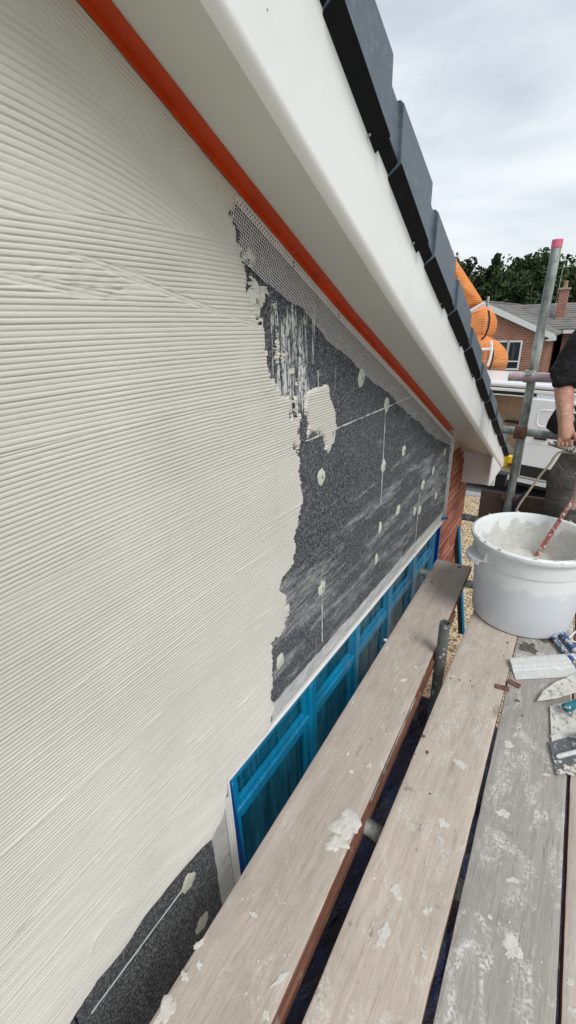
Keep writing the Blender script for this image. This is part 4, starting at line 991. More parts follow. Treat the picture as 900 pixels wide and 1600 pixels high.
def bhandle(ang):
    cd_ = Vector((math.cos(ang), math.sin(ang), 0)); tg = Vector((-math.sin(ang), math.cos(ang), 0))
    h = MB(); zt = BC.z + .350
    pts = []
    def P(u, out, dz): 
        rad = .262 + out; return Vector((BC.x, BC.y, 0)) + cd_*(math.sqrt(max(.0001, rad*rad-u*u))) + tg*u + Vector((0, 0, zt+dz))
    # lip shelf with returned ends
    us = [-.085, -.07, -.04, 0, .04, .07, .085]; outs = [.0, .030, .045, .048, .045, .030, .0]
    rs = [[P(u, -.004, .004), P(u, o_, .000), P(u, o_+.001, -.006), P(u, o_*.98, -.0075), P(u, -.004, -.004)] for u, o_ in zip(us, outs)]
    h.rings(rs)
    h.rings([[P(u, o_-.004, -.001), P(u, o_+.003, -.001), P(u, o_+.003, -.026), P(u, o_-.002, -.026)] for u, o_ in zip(us[1:-1], outs[1:-1])])
    for u in (-.078, .078):
        s_ = 1 if u > 0 else -1
        h.add([P(u, 0, .0), P(u, .018, 0), P(u, -.002, .075), P(u+.004*s_, 0, 0), P(u+.004*s_, .018, 0), P(u+.004*s_, -.002, .075)], [(0, 1, 2), (3, 5, 4), (0, 3, 4, 1), (1, 4, 5, 2), (2, 5, 3, 0)])
    h.build('handle', MBUCKET, bk, bevel=.0015)
bhandle(math.radians(212)); bhandle(math.radians(32))
for i in range(14):       # drips on the rim
    a = random.uniform(0, 6.28); r = .278; p = Vector((BC.x + r*math.cos(a), BC.y + r*math.sin(a), BC.z+.452))
    MB().tube([p+Vector((0, 0, -.003)), p+Vector((random.uniform(-.01, .01), .002, .002)), p+Vector((.012*math.sin(a), -.012*math.cos(a), -.002))], [.003, .0055, .002], 7).build('mortar_drip', MSPLAT, bk, True)

# ------------------------------------------------------------------ tools
Zd = .0
def dp(px, py, z=.01): return on(px, py, z=z)
# aluminium feather edge blade
fe = empty('drywall_darby', dp(850, 1045, 0), 'wide white aluminium plastering blade lying just in front of the bucket', 'plastering blade')
A, B = dp(795, 1032, .008), dp(901, 1024, .008); Cc, Dd = dp(901, 1057, .003), dp(806, 1062, .003)
dA = (B-A).normalized(); B2 = A + dA*.62; D2_ = Dd; C2 = Dd + (Cc-Dd).normalized()*.62
def lerp(a, b, t): return a + (b-a)*t
secs = []
for t in (0, 1):
    a_ = A if t == 0 else B2; d_ = Dd if t == 0 else C2
    n0 = Vector((0, 0, .001))
    secs.append([a_+Vector((0, 0, .014)), lerp(a_, d_, .12)+Vector((0, 0, .016)), lerp(a_, d_, .40)+Vector((0, 0, .015)), lerp(a_, d_, .44)+Vector((0, 0, .009)), lerp(a_, d_, .56)+Vector((0, 0, .007)), lerp(a_, d_, .60)+Vector((0, 0, .004)), d_+Vector((0, 0, .0010)), d_+Vector((0, 0, -.001)), lerp(a_, d_, .6)+Vector((0, 0, -.001)), a_+Vector((0, 0, -.004))])
MB().rings(secs).build('blade', MALU, fe)
# two blue grips of one pair of snips
sn = empty('tin_snips', dp(880, 1008, 0), 'pair of plaster-smeared blue handled snips lying beside the bucket', 'snips')
for (pts, rr) in ((((862, 989), (872, 1005), (886, 1022), (899, 1036)), .0115), (((874, 984), (884, 998), (896, 1014), (912, 1034)), .0135)):
    P_ = [dp(a, b, .020) for a, b in pts]
    MB().tube([P_[0]-(P_[1]-P_[0]).normalized()*.006] + P_, [rr*.55, rr, rr*1.12, rr*1.08, rr*.85], 14).build('grip', MBLUEG, sn, True)
    MB().tube([P_[-1], P_[-1]+(P_[-1]-P_[-2]).normalized()*.07], [.006, .005], 8).build('shank', MSTEEL, sn, True)
pv = dp(925, 1062, .018); MB().tube([pv+Vector((0, 0, -.012)), pv+Vector((0, 0, .008))], .016, 14).build('pivot', MSTEEL, sn, True)
for s in (-1, 1): MB().hexa([pv+Vector((-.008, -.01, -.006)), pv+Vector((.012, -.005, -.006)), pv+Vector((.075+s*.01, -.05+s*.012, -.004)), pv+Vector((.07+s*.01, -.055+s*.012, -.004)), pv+Vector((-.008, -.01, .004)), pv+Vector((.012, -.005, .004)), pv+Vector((.075+s*.01, -.05+s*.012, .002)), pv+Vector((.07+s*.01, -.055+s*.012, .002))]).build('jaw', MSTEEL, sn)
# pointed trowel caked with mortar
tr = empty('gauging_trowel', dp(880, 1085, 0), 'pointed trowel caked in dry mortar lying over the grey float', 'trowel')
q = [dp(839, 1096, .016), dp(848, 1080, .02), dp(868, 1066, .026), dp(901, 1053, .030), dp(918, 1048, .030), dp(920, 1075, .030), dp(901, 1082, .027), dp(868, 1092, .020)]
MB().prism(q[::-1], (0, 0, .0022)).build('blade', MTROWEL, tr, bevel=.0006)
for (px, py, a, b, h) in ((880, 1074, .030, .016, .006), (866, 1082, .018, .012, .004), (895, 1064, .02, .010, .005)):
    o = hsplat(px, py, a, b, tr, h, px, .6, .7, .027)
hp_ = dp(921, 1060, .034); MB().tube([hp_, hp_+Vector((.03, .01, .03)), hp_+Vector((.05, .02, .03))], .005, 8).build('tang', MSTEEL, tr, True)
MB().tube([hp_+Vector((.05, .02, .03)), hp_+Vector((.10, .04, .03)), hp_+Vector((.16, .065, .03))], [.012, .016, .013], 12).build('handle', MBLUEG, tr, True)
# float with teal handle (under the pointed trowel)
fl = empty('plastering_trowel', dp(895, 1120, 0), 'mortar coated flat trowel with a teal handle between the other trowels', 'trowel')
q = [dp(858, 1112, .006), dp(905, 1098, .006), dp(930, 1092, .006), dp(935, 1150, .006), dp(905, 1158, .006), dp(863, 1162, .006)]
q = [dp(859, 1104, .008), dp(940, 1080, .008), dp(945, 1145, .008), dp(862, 1164, .008)]
MB().prism(q[::-1], (0, 0, .0016)).build('blade', MTROWEL, fl, bevel=.0005)
for (px, py, a, b, h) in ((870, 1150, .018, .016, .004), (888, 1136, .028, .007, .006), (893, 1150, .020, .014, .003), (866, 1120, .006, .022, .004)):
    hsplat(px, py, a, b, fl, h, px, .3, .7, .0095)
h0, h1 = dp(883, 1106, .050), dp(925, 1092, .050)
MB().tube([h0-(h1-h0).normalized()*.006, h0, h0+(h1-h0).normalized()*.03, h1], [.009, .0165, .0175, .016], 16).build('handle', MTEAL, fl, True)
MB().tube([h0+Vector((.03, .012, -.005)), h0+Vector((.03, .012, -.038))], .006, 8).build('post', MALU, fl, True)
# notched trowel, teeth along its left end
nt = empty('notched_trowel', dp(885, 1185, 0), 'black notched trowel with saw teeth and white mortar along its lower edge', 'trowel')
cA, cB, cC, cD = dp(857, 1160, .010), dp(955, 1132, .010), dp(968, 1204, .010), dp(869, 1211, .010)
pl_ = [cA]; NTt = 14
ed_ = (cD-cA)/NTt; inn = (cB-cA).normalized()*.0045
for k in range(NTt):
    pl_ += [cA + ed_*(k+.5) - inn*0, cA + ed_*(k+.5) + inn, cA + ed_*(k+1) + inn, cA + ed_*(k+1)]
top_n = [cB]; eb = (cA-cB)/30; dnn = (cC-cB).normalized()*.004
for k in range(30): top_n += [cB+eb*(k+.5), cB+eb*(k+.5)+dnn, cB+eb*(k+1)+dnn, cB+eb*(k+1)]
outl = pl_ + [cC] + top_n[:-1]
MB().prism(outl, (0, 0, .0014)).build('blade', MSTEEL, nt)
r0, r1_ = dp(872, 1182, .017), dp(945, 1163, .017)
MB().tube([r0-(r1_-r0).normalized()*.008, r0, r0.lerp(r1_, .5), r1_], [.003, .0085, .0085, .0085], 12).build('mount', MALU, nt, True)
h0 = r0.lerp(r1_, .35)+Vector((.0, 0, .045)); h1 = r1_+Vector((.02, .005, .045)); 
MB().tube([r0.lerp(r1_, .5), h0+Vector((.02, 0, 0))], .006, 8).build('post', MALU, nt, True)
MB().tube([dp(905, 1150, .06), dp(950, 1138, .06)], .015, 12).build('handle', MBLUEG, nt, True)
for (px, py, a, b, h) in ((876, 1206, .012, .008, .007), (884, 1200, .011, .010, .010), (893, 1203, .012, .010, .011), (902, 1200, .014, .010, .010), (888, 1208, .02, .005, .006)):
    o = hsplat(px, py, a, b, nt, h, px, .2, .7, .0115)

# ------------------------------------------------------------------ person
per = empty('person', (.22, 2.95, 0), 'worker in black hoodie and dusty grey trousers bending over the tub with a mixer', 'person')
def skin_mesh(name, verts, edges, rads, m, par, sub=2, root=0, solid=0):
    me = bpy.data.meshes.new(name); me.from_pydata([tuple(v) for v in verts], edges, []); me.update()
    o = bpy.data.objects.new(name, me); link(o, par); me.materials.append(m)
    mod = o.modifiers.new('skin', 'SKIN'); mod.use_smooth_shade = True; mod.branch_smoothing = .4
    for i, r in enumerate(rads):
        sv = me.skin_vertices[0].data[i]; sv.radius = (r, r) if not isinstance(r, tuple) else r; sv.use_root = (i == root)
    ss = o.modifiers.new('sub', 'SUBSURF'); ss.levels = sub; ss.render_levels = sub
    return o
V = Vector
hipc = V((.20, 3.00, .93)); rhip = V((.10, 2.97, .88)); lhip = V((.31, 2.98, .88)); rknee = V((.005, 2.80, .50)); lknee = V((.34, 2.80, .50))
rank = V((.115, 2.84, .09)); lank = V((.40, 2.90, .09)); chest = V((.19, 2.86, 1.25)); neck = V((.185, 2.76, 1.45)); head = V((.18, 2.70, 1.56)); crown = V((.18, 2.67, 1.68))
rsh = V((.0, 2.80, 1.42)); lsh = V((.37, 2.80, 1.385)); relb = V((-.125, 2.74, 1.13)); lelb = V((.42, 2.66, 1.12)); rwr = V((-.072, 2.66, .915)); lwr = V((.20, 2.55, .83))
vb = [hipc, V((.2, 2.93, 1.08)), chest, neck, head, crown, rsh, relb, rwr, lsh, lelb, lwr, rhip, rknee, rank, lhip, lknee, lank]
ebs = [(0,1),(1,2),(2,3),(3,4),(4,5),(2,6),(6,7),(7,8),(2,9),(9,10),(10,11),(0,12),(12,13),(13,14),(0,15),(15,16),(16,17)]
rb = [.13, .125, .14, .055, .078, .06, .06, .052, .036, .06, .052, .036, .085, .055, .040, .085, .055, .040]
# hands: palm + five finger chains rooted in the palm (same continuous body)
def hand(wr, wi, d, grip, side, up):
    """wr wrist, d palm direction, grip = direction fingers curl to, side = thumb side"""
    d = d.normalized(); grip = (grip - d*grip.dot(d)).normalized(); ac = d.cross(grip).normalized()*side
    palm = wr + d*.045; pk_ = wr + d*.075
    vb.append(palm); rb.append((.034, .020)); ip = len(vb)-1; ebs.append((wi, ip))
    for k, (off, ln) in enumerate(((-.028, .82), (-.010, 1.0), (.009, .97), (.027, .76))):
        kn = pk_ + ac*off; a = kn + (d*.8+grip*.35)*.030*ln; b = a + (d*.1+grip)*.026*ln; c = b + (grip*.6-d*.8)*.020*ln
        s = len(vb); vb.extend([kn, a, b, c]); rb.extend([.0115, .0098, .0090, .0078]); ebs.extend([(ip, s), (s, s+1), (s+1, s+2), (s+2, s+3)])
    t0_ = wr + d*.030 - ac*.032 + grip*.008; t1_ = t0_ + (d*.7 - ac*.4 + grip*.5)*.030; t2_ = t1_ + (d*.6+grip*.9+ac*.25)*.024
    s = len(vb); vb.extend([t0_, t1_, t2_]); rb.extend([.0135, .0110, .0090]); ebs.extend([(ip, s), (s, s+1), (s+1, s+2)])
hand(rwr, 8, V((.12, -.42, -.88)), V((.1, .9, -.4)), -1, None)
hand(lwr, 11, V((-.5, -.3, -.7)), V((-.6, .3, .5)), -1, None)
body = skin_mesh('body', vb, ebs, rb, MSKIN, per)
# face features on the head
fz = V((0, -.92, -.35)); hx = V((1, 0, 0)); hu = V((0, -.30, .95))
hc = V((.18, 2.69, 1.60))
MB().lathe([(.0005, -.115), (.045, -.105), (.066, -.06), (.076, 0), (.078, .04), (.066, .085), (.035, .108), (.0005, .115)], hc, 24).build('face', MSKIN, per, True)
MB().tube([hc+V((0, -.072, .01)), hc+V((0, -.098, -.018)), hc+V((0, -.080, -.028))], [.008, .013, .008], 8).build('nose', MSKIN, per, True)
for s in (-1, 1):
    MB().lathe([(.0003, -.011), (.008, -.007), (.011, 0), (.008, .007), (.0003, .011)], hc+V((s*.030, -.063, .012)), 12).build('eye', MWHITE, per, True)
    MB().tube([hc+V((s*.077, .0, .02)), hc+V((s*.088, .004, .0)), hc+V((s*.078, .002, -.025))], [.008, .012, .006], 8).build('ear', MSKIN, per, True)
MB().tube([hc+V((-.022, -.067, -.052)), hc+V((0, -.073, -.050)), hc+V((.022, -.067, -.052))], [.003, .006, .003], 8).build('mouth', MTAPE if 0 else simple('lips', (0.40, 0.16, 0.13), .5), per, True)
MB().lathe([(.081, .0), (.086, .04), (.074, .09), (.04, .117), (.0005, .124)], hc+V((0, .012, .0)), 24).build('hair', MHAIR, per, True)
# hoodie
hv = [V((.20, 2.98, .86)), V((.2, 2.93, 1.06)), V((.19, 2.87, 1.25)), V((.188, 2.79, 1.45)), V((-.015, 2.79, 1.43)), V((-.080, 2.765, 1.28)), V((-.122, 2.74, 1.135)), V((-.112, 2.715, 1.085)),
      V((.38, 2.80, 1.38)), V((.43, 2.74, 1.25)), V((.42, 2.66, 1.13)), V((.38, 2.64, 1.07)), V((.188, 2.80, 1.47))]
skin_mesh('hoodie', hv, [(0,1),(1,2),(2,3),(3,12),(2,4),(4,5),(5,6),(6,7),(2,8),(8,9),(9,10),(10,11)], [.165, .165, .168, .105, .095, .088, .082, .070, .088, .075, .064, .056, .07], MHOOD, per)
# trousers
tv = [V((.20, 2.99, .92)), V((.095, 2.955, .84)), V((.04, 2.88, .68)), V((-.01, 2.81, .52)), V((.02, 2.83, .36)), V((.075, 2.84, .20)), V((.105, 2.845, .10)),
      V((.315, 2.96, .84)), V((.335, 2.88, .66)), V((.34, 2.81, .50)), V((.37, 2.86, .28)), V((.395, 2.90, .10))]
skin_mesh('trousers', tv, [(0,1),(1,2),(2,3),(3,4),(4,5),(5,6),(0,7),(7,8),(8,9),(9,10),(10,11)], [.165, .138, .132, .128, .118, .10, .088, .118, .105, .095, .085, .075], MTROU, per)
tx = bpy.data.textures.new('folds', 'CLOUDS'); tx.noise_scale = .085; tx.noise_depth = 2
for o_ in list(per.children):
    if o_.name.split('.')[0] in ('hoodie', 'trousers'):
        d_ = o_.modifiers.new('folds', 'DISPLACE'); d_.texture = tx; d_.strength = .045; d_.mid_level = .5; d_.texture_coords = 'LOCAL'
        o_.modifiers['sub'].levels = o_.modifiers['sub'].render_levels = 3
# dark tool pouch at the hip beside the forearm
pc = on(857, 662, y=2.74); skin_mesh('tool_pouch', [pc+V((.075, .10, .10)), pc+V((.045, .05, .05)), pc+V((.018, .03, .0)), pc+V((.005, .03, -.035)), pc+V((.06, .06, -.05)), pc+V((.12, .12, -.02))], [(0,1),(1,2),(2,3),(2,4),(4,5)], [.045, .045, .040, .026, .04, .06], MHOOD, per)
for (an, tx, ty) in ((rank, .035, -.19), (lank, .03, -.20)):
    a0 = V((an.x, an.y+.05, .035)); a1 = V((an.x+tx*.3, an.y-.06, .040)); a2 = V((an.x+tx, an.y+ty*.75, .034)); a3 = V((an.x+tx*1.2, an.y+ty, .030))
    bt = skin_mesh('boot', [a0, a1, a2, a3, V((an.x, an.y+.01, .12))], [(0,1),(1,2),(2,3),(1,4)], [(.046, .046), .048, (.050, .040), (.038, .030), .050], MBOOT, per)
    MB().rings([[a+V((-w_, 0, -a.z+.002)), a+V((w_, 0, -a.z+.002)), a+V((w_, 0, -a.z+.022)), a+V((-w_, 0, -a.z+.022))] for a, w_ in ((a0+V((0, .045, 0)), .032), (a1, .044), (a2, .050), (a3+V((0, -.03, 0)), .028))]).build('sole', MVAND, bt, True)
# mixer
mxr = empty('paddle_mixer', (.0, 2.6, .84), 'mortar splashed paddle mixer with a pink red shaft standing in the tub', 'mixer')
c = on(882, 700, y=2.60)
hd = V((.12, -.42, -.88)).normalized(); gg = V((.1, .9, -.4)); gg = (gg - hd*gg.dot(hd)).normalized(); gc = rwr + hd*.100 + gg*.026; g0 = gc + V((-.075, 0, .018)); g1 = gc + V((.12, 0, -.028))
MB().tube([g0, g0.lerp(g1, .3), g0.lerp(g1, .7), g1], [.013, .016, .018, .02], 12).build('handle_bar', MGREYP, mxr, True)
MB().tube([g1+V((-.02, -.01, .012)), g1+V((.0, -.01, -.012)), on(918, 722, y=2.57)], [.022, .036, .045], 16).build('motor_housing', MRED, mxr, True)
gb = [on(926, 715, y=2.56), on(918, 745, y=2.54), on(906, 775, y=2.52), on(893, 795, y=2.50)]
MB().tube(gb, [.045, .042, .032, .014], 16).build('gearbox', m_crust('pink_crusted_gearbox', (0.50, 0.32, 0.27), 0.25), mxr, True)
s0_ = on(894, 783, y=2.50); s1_ = on(838, 868, z=.235)
MB().tube([s0_, s0_.lerp(s1_, .3), s0_.lerp(s1_, .6), s1_], [.011, .010, .0115, .010], 12).build('shaft', MRED, mxr, True)
for k in range(26):
    p = s0_.lerp(s1_, random.random()); MB().tube([p+V((random.uniform(-.006, .006), -.006, random.uniform(-.005, .005))), p+V((random.uniform(-.01, .01), -.012, -.012))], [.006, .004], 6).build('mortar_lump', MTROWEL if k % 2 else MRED, mxr, True)
# cables
def cable(name, pts, r, m, lab):
    P_ = [Vector(p) for p in pts]; out = []
    for i in range(len(P_)-1):
        p0, p1, p2, p3 = P_[max(i-1, 0)], P_[i], P_[i+1], P_[min(i+2, len(P_)-1)]
        for t in np.linspace(0, 1, 8, endpoint=False):
            t = float(t); out.append(.5*((2*p1)+(-p0+p2)*t+(2*p0-5*p1+4*p2-p3)*t*t+(-p0+3*p1-3*p2+p3)*t**3))
    out.append(P_[-1]); return tag(MB().tube(out, r, 8).build(name, m, None, True), lab, 'cable')
cable('power_cable', [g1+V((-.02, .03, -.01)), on(880, 706, y=2.66), on(868, 712, y=2.66), on(860, 724, y=2.68), on(845, 742, y=2.72), on(826, 768, y=2.74), on(806, 800, y=2.74), on(802, 840, y=2.74), (-.30, 2.70, .012), (-.15, 2.85, .008), (.1, 3.1, .008)], .0062, MCABLE, 'cream power cable curving from the mixer down behind the tub')
cable('power_cable', [on(822, 770, y=2.90), on(812, 780, y=2.90), on(805, 792, y=2.90), on(800, 815, y=2.90), (-.28, 2.88, .012), (.0, 3.0, .008)], .009, simple('dark_blue_cable', (0.02, 0.035, 0.07), .5), 'dark blue cable hooked over the timber board')
cable('string_offcut', [on(905, 983, z=.006), on(896, 990, z=.006), on(889, 998, z=.008), on(900, 1004, z=.006)], .004, MWHITE, 'short white cord beside the blue snips')

# ------------------------------------------------------------------ van
VA = on(775, 738, z=GZ+.42); vang = R(-14)
van = empty('panel_van', (VA.x, VA.y, GZ), 'white panel van with its side door open onto a plywood lined load bay', 'van')
VM = Matrix.Translation(Vector((VA.x, VA.y, GZ))) @ Matrix.Rotation(vang, 4, 'Z')
def vb_(name, lo_, hi_, m, bv=.0, par=None, seg=2): return MB().box(lo_, hi_, VM).build(name, m, par or van, bevel=bv, seg=seg)
# local frame: x along the van side (0 = left edge of doorway), y into the van
H0, H1 = .42, 2.20
DX0, DX1 = -.55, .50
vb_('body_side', (-3.2, 0, H0), (DX0, .06, H1-.16), MVAN, .03)
vb_('body_side', (DX1, .0, H0), (3.4, .06, H1-.16), MVAN, .03)
vb_('roof', (-3.2, -.01, H1-.10), (3.4, 1.9, H1), MVAN, .05)
vb_('roof_rail', (-3.1, -.015, H1-.17), (3.3, .02, H1-.115), MVAN, .01)
vb_('door_gap', (DX0, .02, H1-.23), (DX1, .10, H1-.172), MVAND, .005)
vb_('door_track', (DX0, -.004, H1-.250), (DX1, .03, H1-.232), MVAN, .003)
vb_('back_side', (-3.2, 1.84, H0), (3.4, 1.9, H1-.11), MVAN, .02)
vb_('end_panel', (-3.2, .06, H0), (-3.14, 1.84, H1-.11), MVAN, .02)
vb_('end_panel', (3.34, .06, H0), (3.4, 1.84, H1-.11), MVAN, .02)
vb_('load_floor', (-3.1, .07, H0+.02), (3.3, 1.83, H0+.07), MPLY)
vb_('ply_lining', (-3.0, .62, H0+.08), (3.2, .64, H1-.14), MPLY)
vb_('ply_lining', (1.2, .08, H0+.08), (1.22, 1.77, H1-.14), MPLY)
vb_('ply_lining', (-1.4, .08, H0+.08), (-1.38, 1.77, H1-.14), MPLY)
vb_('shelf', (-.2, .50, H0+.92), (.30, .615, H0+.95), MVAND)
vb_('shelf_upright', (.27, .58, H0+.08), (.30, .615, H0+.92), MVAND)
vb_('sill', (-3.15, -.03, H0-.10), (3.35, .04, H0-.005), MVAN, .02)
vb_('step_trim', (DX0, -.02, H0+.001), (DX1, .06, H0+.035), MGALV, .004)
vb_('lower_moulding', (DX1+.02, -.035, H0+.07), (3.2, -.0005, H0+.27), MVAND, .02)
# slid door: outer panel proud of the side
dr_ = vb_('sliding_door', (DX1-.04, -.07, H0+.02), (DX1+1.25, -.012, H1-.25), MVAN, .03, seg=3)
def rr_frame(x0, x1, z0, z1, w_, y0, y1, m, name, par, r=.10):
    def loop(a0, a1, b0, b1, r_):
        out = []
        for cx, cz, st in ((a1-r_, b1-r_, 0), (a0+r_, b1-r_, 90), (a0+r_, b0+r_, 180), (a1-r_, b0+r_, 270)):
            for k in range(5): a = R(st+90*k/4); out.append((cx+r_*math.cos(a), cz+r_*math.sin(a)))
        return out
    o_, i_ = loop(x0, x1, z0, z1, r), loop(x0+w_, x1-w_, z0+w_, z1-w_, r-w_*.5)
    n = len(o_); vs = [VM @ V((a, y1, b)) for a, b in o_] + [VM @ V((a, y0, b)) for a, b in [((p[0]+q_[0])/2, (p[1]+q_[1])/2) for p, q_ in zip(o_, i_)]] + [VM @ V((a, y1, b)) for a, b in i_]
    fs = []
    for i in range(n):
        j = (i+1) % n; fs += [(i, j, n+j, n+i), (n+i, n+j, 2*n+j, 2*n+i)]
    return MB().add(vs, fs).build(name, m, par, True)
rr_frame(DX1+.10, DX1+1.10, H0+1.02, H1-.42, .035, -.082, -.0705, MVAN, 'pressed_panel', dr_)
vb_('crease', (DX1-.02, -.078, H0+.72), (DX1+1.22, -.0705, H0+.735), MVAN, .003, dr_)
vb_('door_handle', (DX1+.12, -.10, H0+.80), (DX1+.34, -.0705, H0+.845), MVAND, .012, dr_)
vb_('door_moulding', (DX1-.02, -.088, H0+.06), (DX1+1.22, -.0705, H0+.28), MVAND, .012, dr_)
for cx in (-2.4, 2.5):
    w_ = MB().tube([VM @ V((cx, .02, .34)), VM @ V((cx, .22, .34))], .34, 28).build('wheel', MVAND, van, True)
    MB().tube([VM @ V((cx, .010, .34)), VM @ V((cx, .06, .34))], .20, 20).build('rim', MGALV, w_, True)
vb_('underbody', (-3.0, .1, .22), (3.2, 1.8, H0), MVAND)
for px, py, nm, m, lab in ((776, 707, 'toolbox', MYEL, 'yellow tool case just inside the van doorway'), (781, 688, 'white_tub', MWHITE, 'white tub standing on the floor of the van doorway')):
    p = on(px, py, y=9.9); q_ = VM @ V((-.10 if nm == 'toolbox' else .02, .35 if nm == 'toolbox' else .75, H0+.071))
    e = empty(nm, q_, lab, 'tool case' if nm == 'toolbox' else 'tub')
    Mq = Matrix.Translation(q_) @ Matrix.Rotation(vang, 4, 'Z')
    if nm == 'toolbox':
        MB().box((-.2, -.12, 0), (.2, .12, .22), Mq).build('case', m, e, bevel=.02); MB().box((-.08, -.015, .222), (.08, .015, .25), Mq).build('handle', MVAND, e, bevel=.006)
    else:
        MB().lathe([(.0005, 0), (.13, 0), (.155, .30), (.165, .305), (.165, .32), (.0005, .32)], q_, 24).build('pail', m, e, True)

# ------------------------------------------------------------------ orange netting
net = empty('debris_netting', (-2.0, 12.4, GZ), 'bulging orange debris netting beside the grey verge, in front of the brick gable', 'netting')
NYd = 12.6
def npx(px, py, y=NYd): return on(px, py, y=y)
def lobe(outline, bulge, name='netting_fold', y=NYd):
    """outline in the picture carried to the depth of the netting; the cloth bulges towards the viewer"""
    P_ = [npx(a, b, y) for a, b in outline]; c = sum(P_, V((0, 0, 0)))/len(P_); n = len(P_); Rn = 7; vs = [c+V((0, -bulge, 0))]; fs = []
    for j in range(1, Rn+1):
        t = j/Rn
        for p in P_: 
            q_ = c.lerp(p, t); vs.append(q_+V((0, -bulge*math.sqrt(max(0, 1-t*t)) + .05*mnoise.noise(q_*3) + .07*mnoise.noise(V((q_.x*1.5, q_.y, q_.z*7))), 0)))
    for i in range(n): fs.append((0, 1+(i+1) % n, 1+i))
    for j in range(Rn-1):
        for i in range(n): fs.append((1+j*n+i, 1+j*n+(i+1) % n, 1+(j+1)*n+(i+1) % n, 1+(j+1)*n+i))
    # hem tube around the fold gives the net thickness
    o = MB().add(vs, fs).build(name, MNET, net, True)
    so = o.modifiers.new('s', 'SUBSURF'); so.levels = 1; so.render_levels = 1
    return o
lobe([(700,380),(711,402),(722,420),(735,440),(748,460),(758,476),(748,482),(735,489),(716,490),(700,460)], .25)
lobe([(715,488),(735,484),(750,478),(764,478),(772,488),(778,500),(777,512),(772,524),(764,532),(752,536),(735,540),(718,530),(710,505)], .35, y=NYd-.2)
lobe([(735,520),(748,520),(765,526),(780,534),(790,544),(795,556),(794,568),(789,578),(780,588),(760,594),(735,590),(725,560)], .35, y=NYd-.4)
def npath(name, pts, r, m, y): return MB().tube([npx(a, b, y) for a, b in pts], r, 6).build(name, m, net, True)
npath('fold_line', [(735,541),(748,535),(758,525),(763,512),(765,498),(763,485)], .022, MVAND, NYd-.62)  # added dark strand drawing where two folds overlap, no real cord
npath('fold_line', [(770,540),(771,552),(769,565),(764,578),(758,590)], .018, MVAND, NYd-.80)
npath('show_through_line', [(735,486),(745,480),(757,473)], .035, MWHITE, NYd-.5)  # added white strands for pale house lines showing through the net
npath('show_through_line', [(767,532),(769,545),(766,560),(762,572)], .03, MWHITE, NYd-.82)
npath('show_through_line', [(750,546),(768,545)], .03, MWHITE, NYd-.82)
MB().tube([(-2.5, 12.75, GZ), (-2.5, 12.75, 1.9)], .03, 10).build('support_post', MGALV, net, True)
MB().tube([(-1.9, 12.75, GZ), (-1.9, 12.75, .9)], .03, 10).build('support_post', MGALV, net, True)

# ------------------------------------------------------------------ neighbour's house
nh = empty('brick_bungalow', (-5.4, 27, GZ), 'red brick bungalow with white barge boards and grey tiled roof behind the van', 'house')
HY = 27.0; AP = on(757, 474, y=HY); EV = on(868, 524, y=HY)
ax_, az_ = AP.x, AP.z; ex, ez = EV.x, EV.z; lx_ = 2*ax_-ex
nw = MB().prism([(lx_+.35, HY+.1, GZ), (ex-.35, HY+.1, GZ), (ex-.35, HY+.1, ez-.02), (ax_, HY+.1, az_-.16), (lx_+.35, HY+.1, ez-.02)], (0, 13, 0)).build('wall', MFB, nh)
def slope(ax0, az0, bx, bz, y0, y1, n, name='roof_tile_course'):
    for k in range(n):
        t0_, t1_ = k/n, (k+1)/n
        a = V((ax0+(bx-ax0)*t0_, 0, az0+(bz-az0)*t0_)); b = V((ax0+(bx-ax0)*t1_, 0, az0+(bz-az0)*t1_ ))
        MB().hexa([V((a.x, y0, a.z)), V((a.x, y1, a.z)), V((b.x, y1, b.z-.0)), V((b.x, y0, b.z)), V((a.x, y0, a.z+.06)), V((a.x, y1, a.z+.06)), V((b.x, y1, b.z+.095)), V((b.x, y0, b.z+.095))]).build(name, MFT, rf)
rf = MB().prism([(lx_, HY, ez-.04), (ax_, HY, az_-.04), (ex, HY, ez-.04), (ex, HY, ez), (ax_, HY, az_), (lx_, HY, ez)], (0, 13.4, 0)).build('roof', MFT, nh)
slope(ax_, az_, ex+.05, ez-.02, HY-.02, HY+13.4, 12); slope(ax_, az_, lx_-.05, ez-.02, HY-.02, HY+13.4, 12)
# broken-up tile columns read as small upstands
MB().box((ax_-.12, HY, az_+.03), (ax_+.12, HY+13.4, az_+.13)).build('ridge', MFT, rf, bevel=.04)
for (a, b) in (((ax_, az_), (ex, ez)), ((ax_, az_), (lx_, ez))):
    MB().prism([(a[0], HY-.06, a[1]-.24), (b[0], HY-.06, b[1]-.24), (b[0], HY-.06, b[1]+.05), (a[0], HY-.06, a[1]+.05)], (0, .05, 0)).build('barge_board', MWHITE, nh)
MB().prism([(ex-.45, HY-.05, ez-.25), (ex+.02, HY-.05, ez-.25), (ex+.02, HY-.05, ez-.02)], (0, .6, 0)).build('eaves_box', MWHITE, nh)
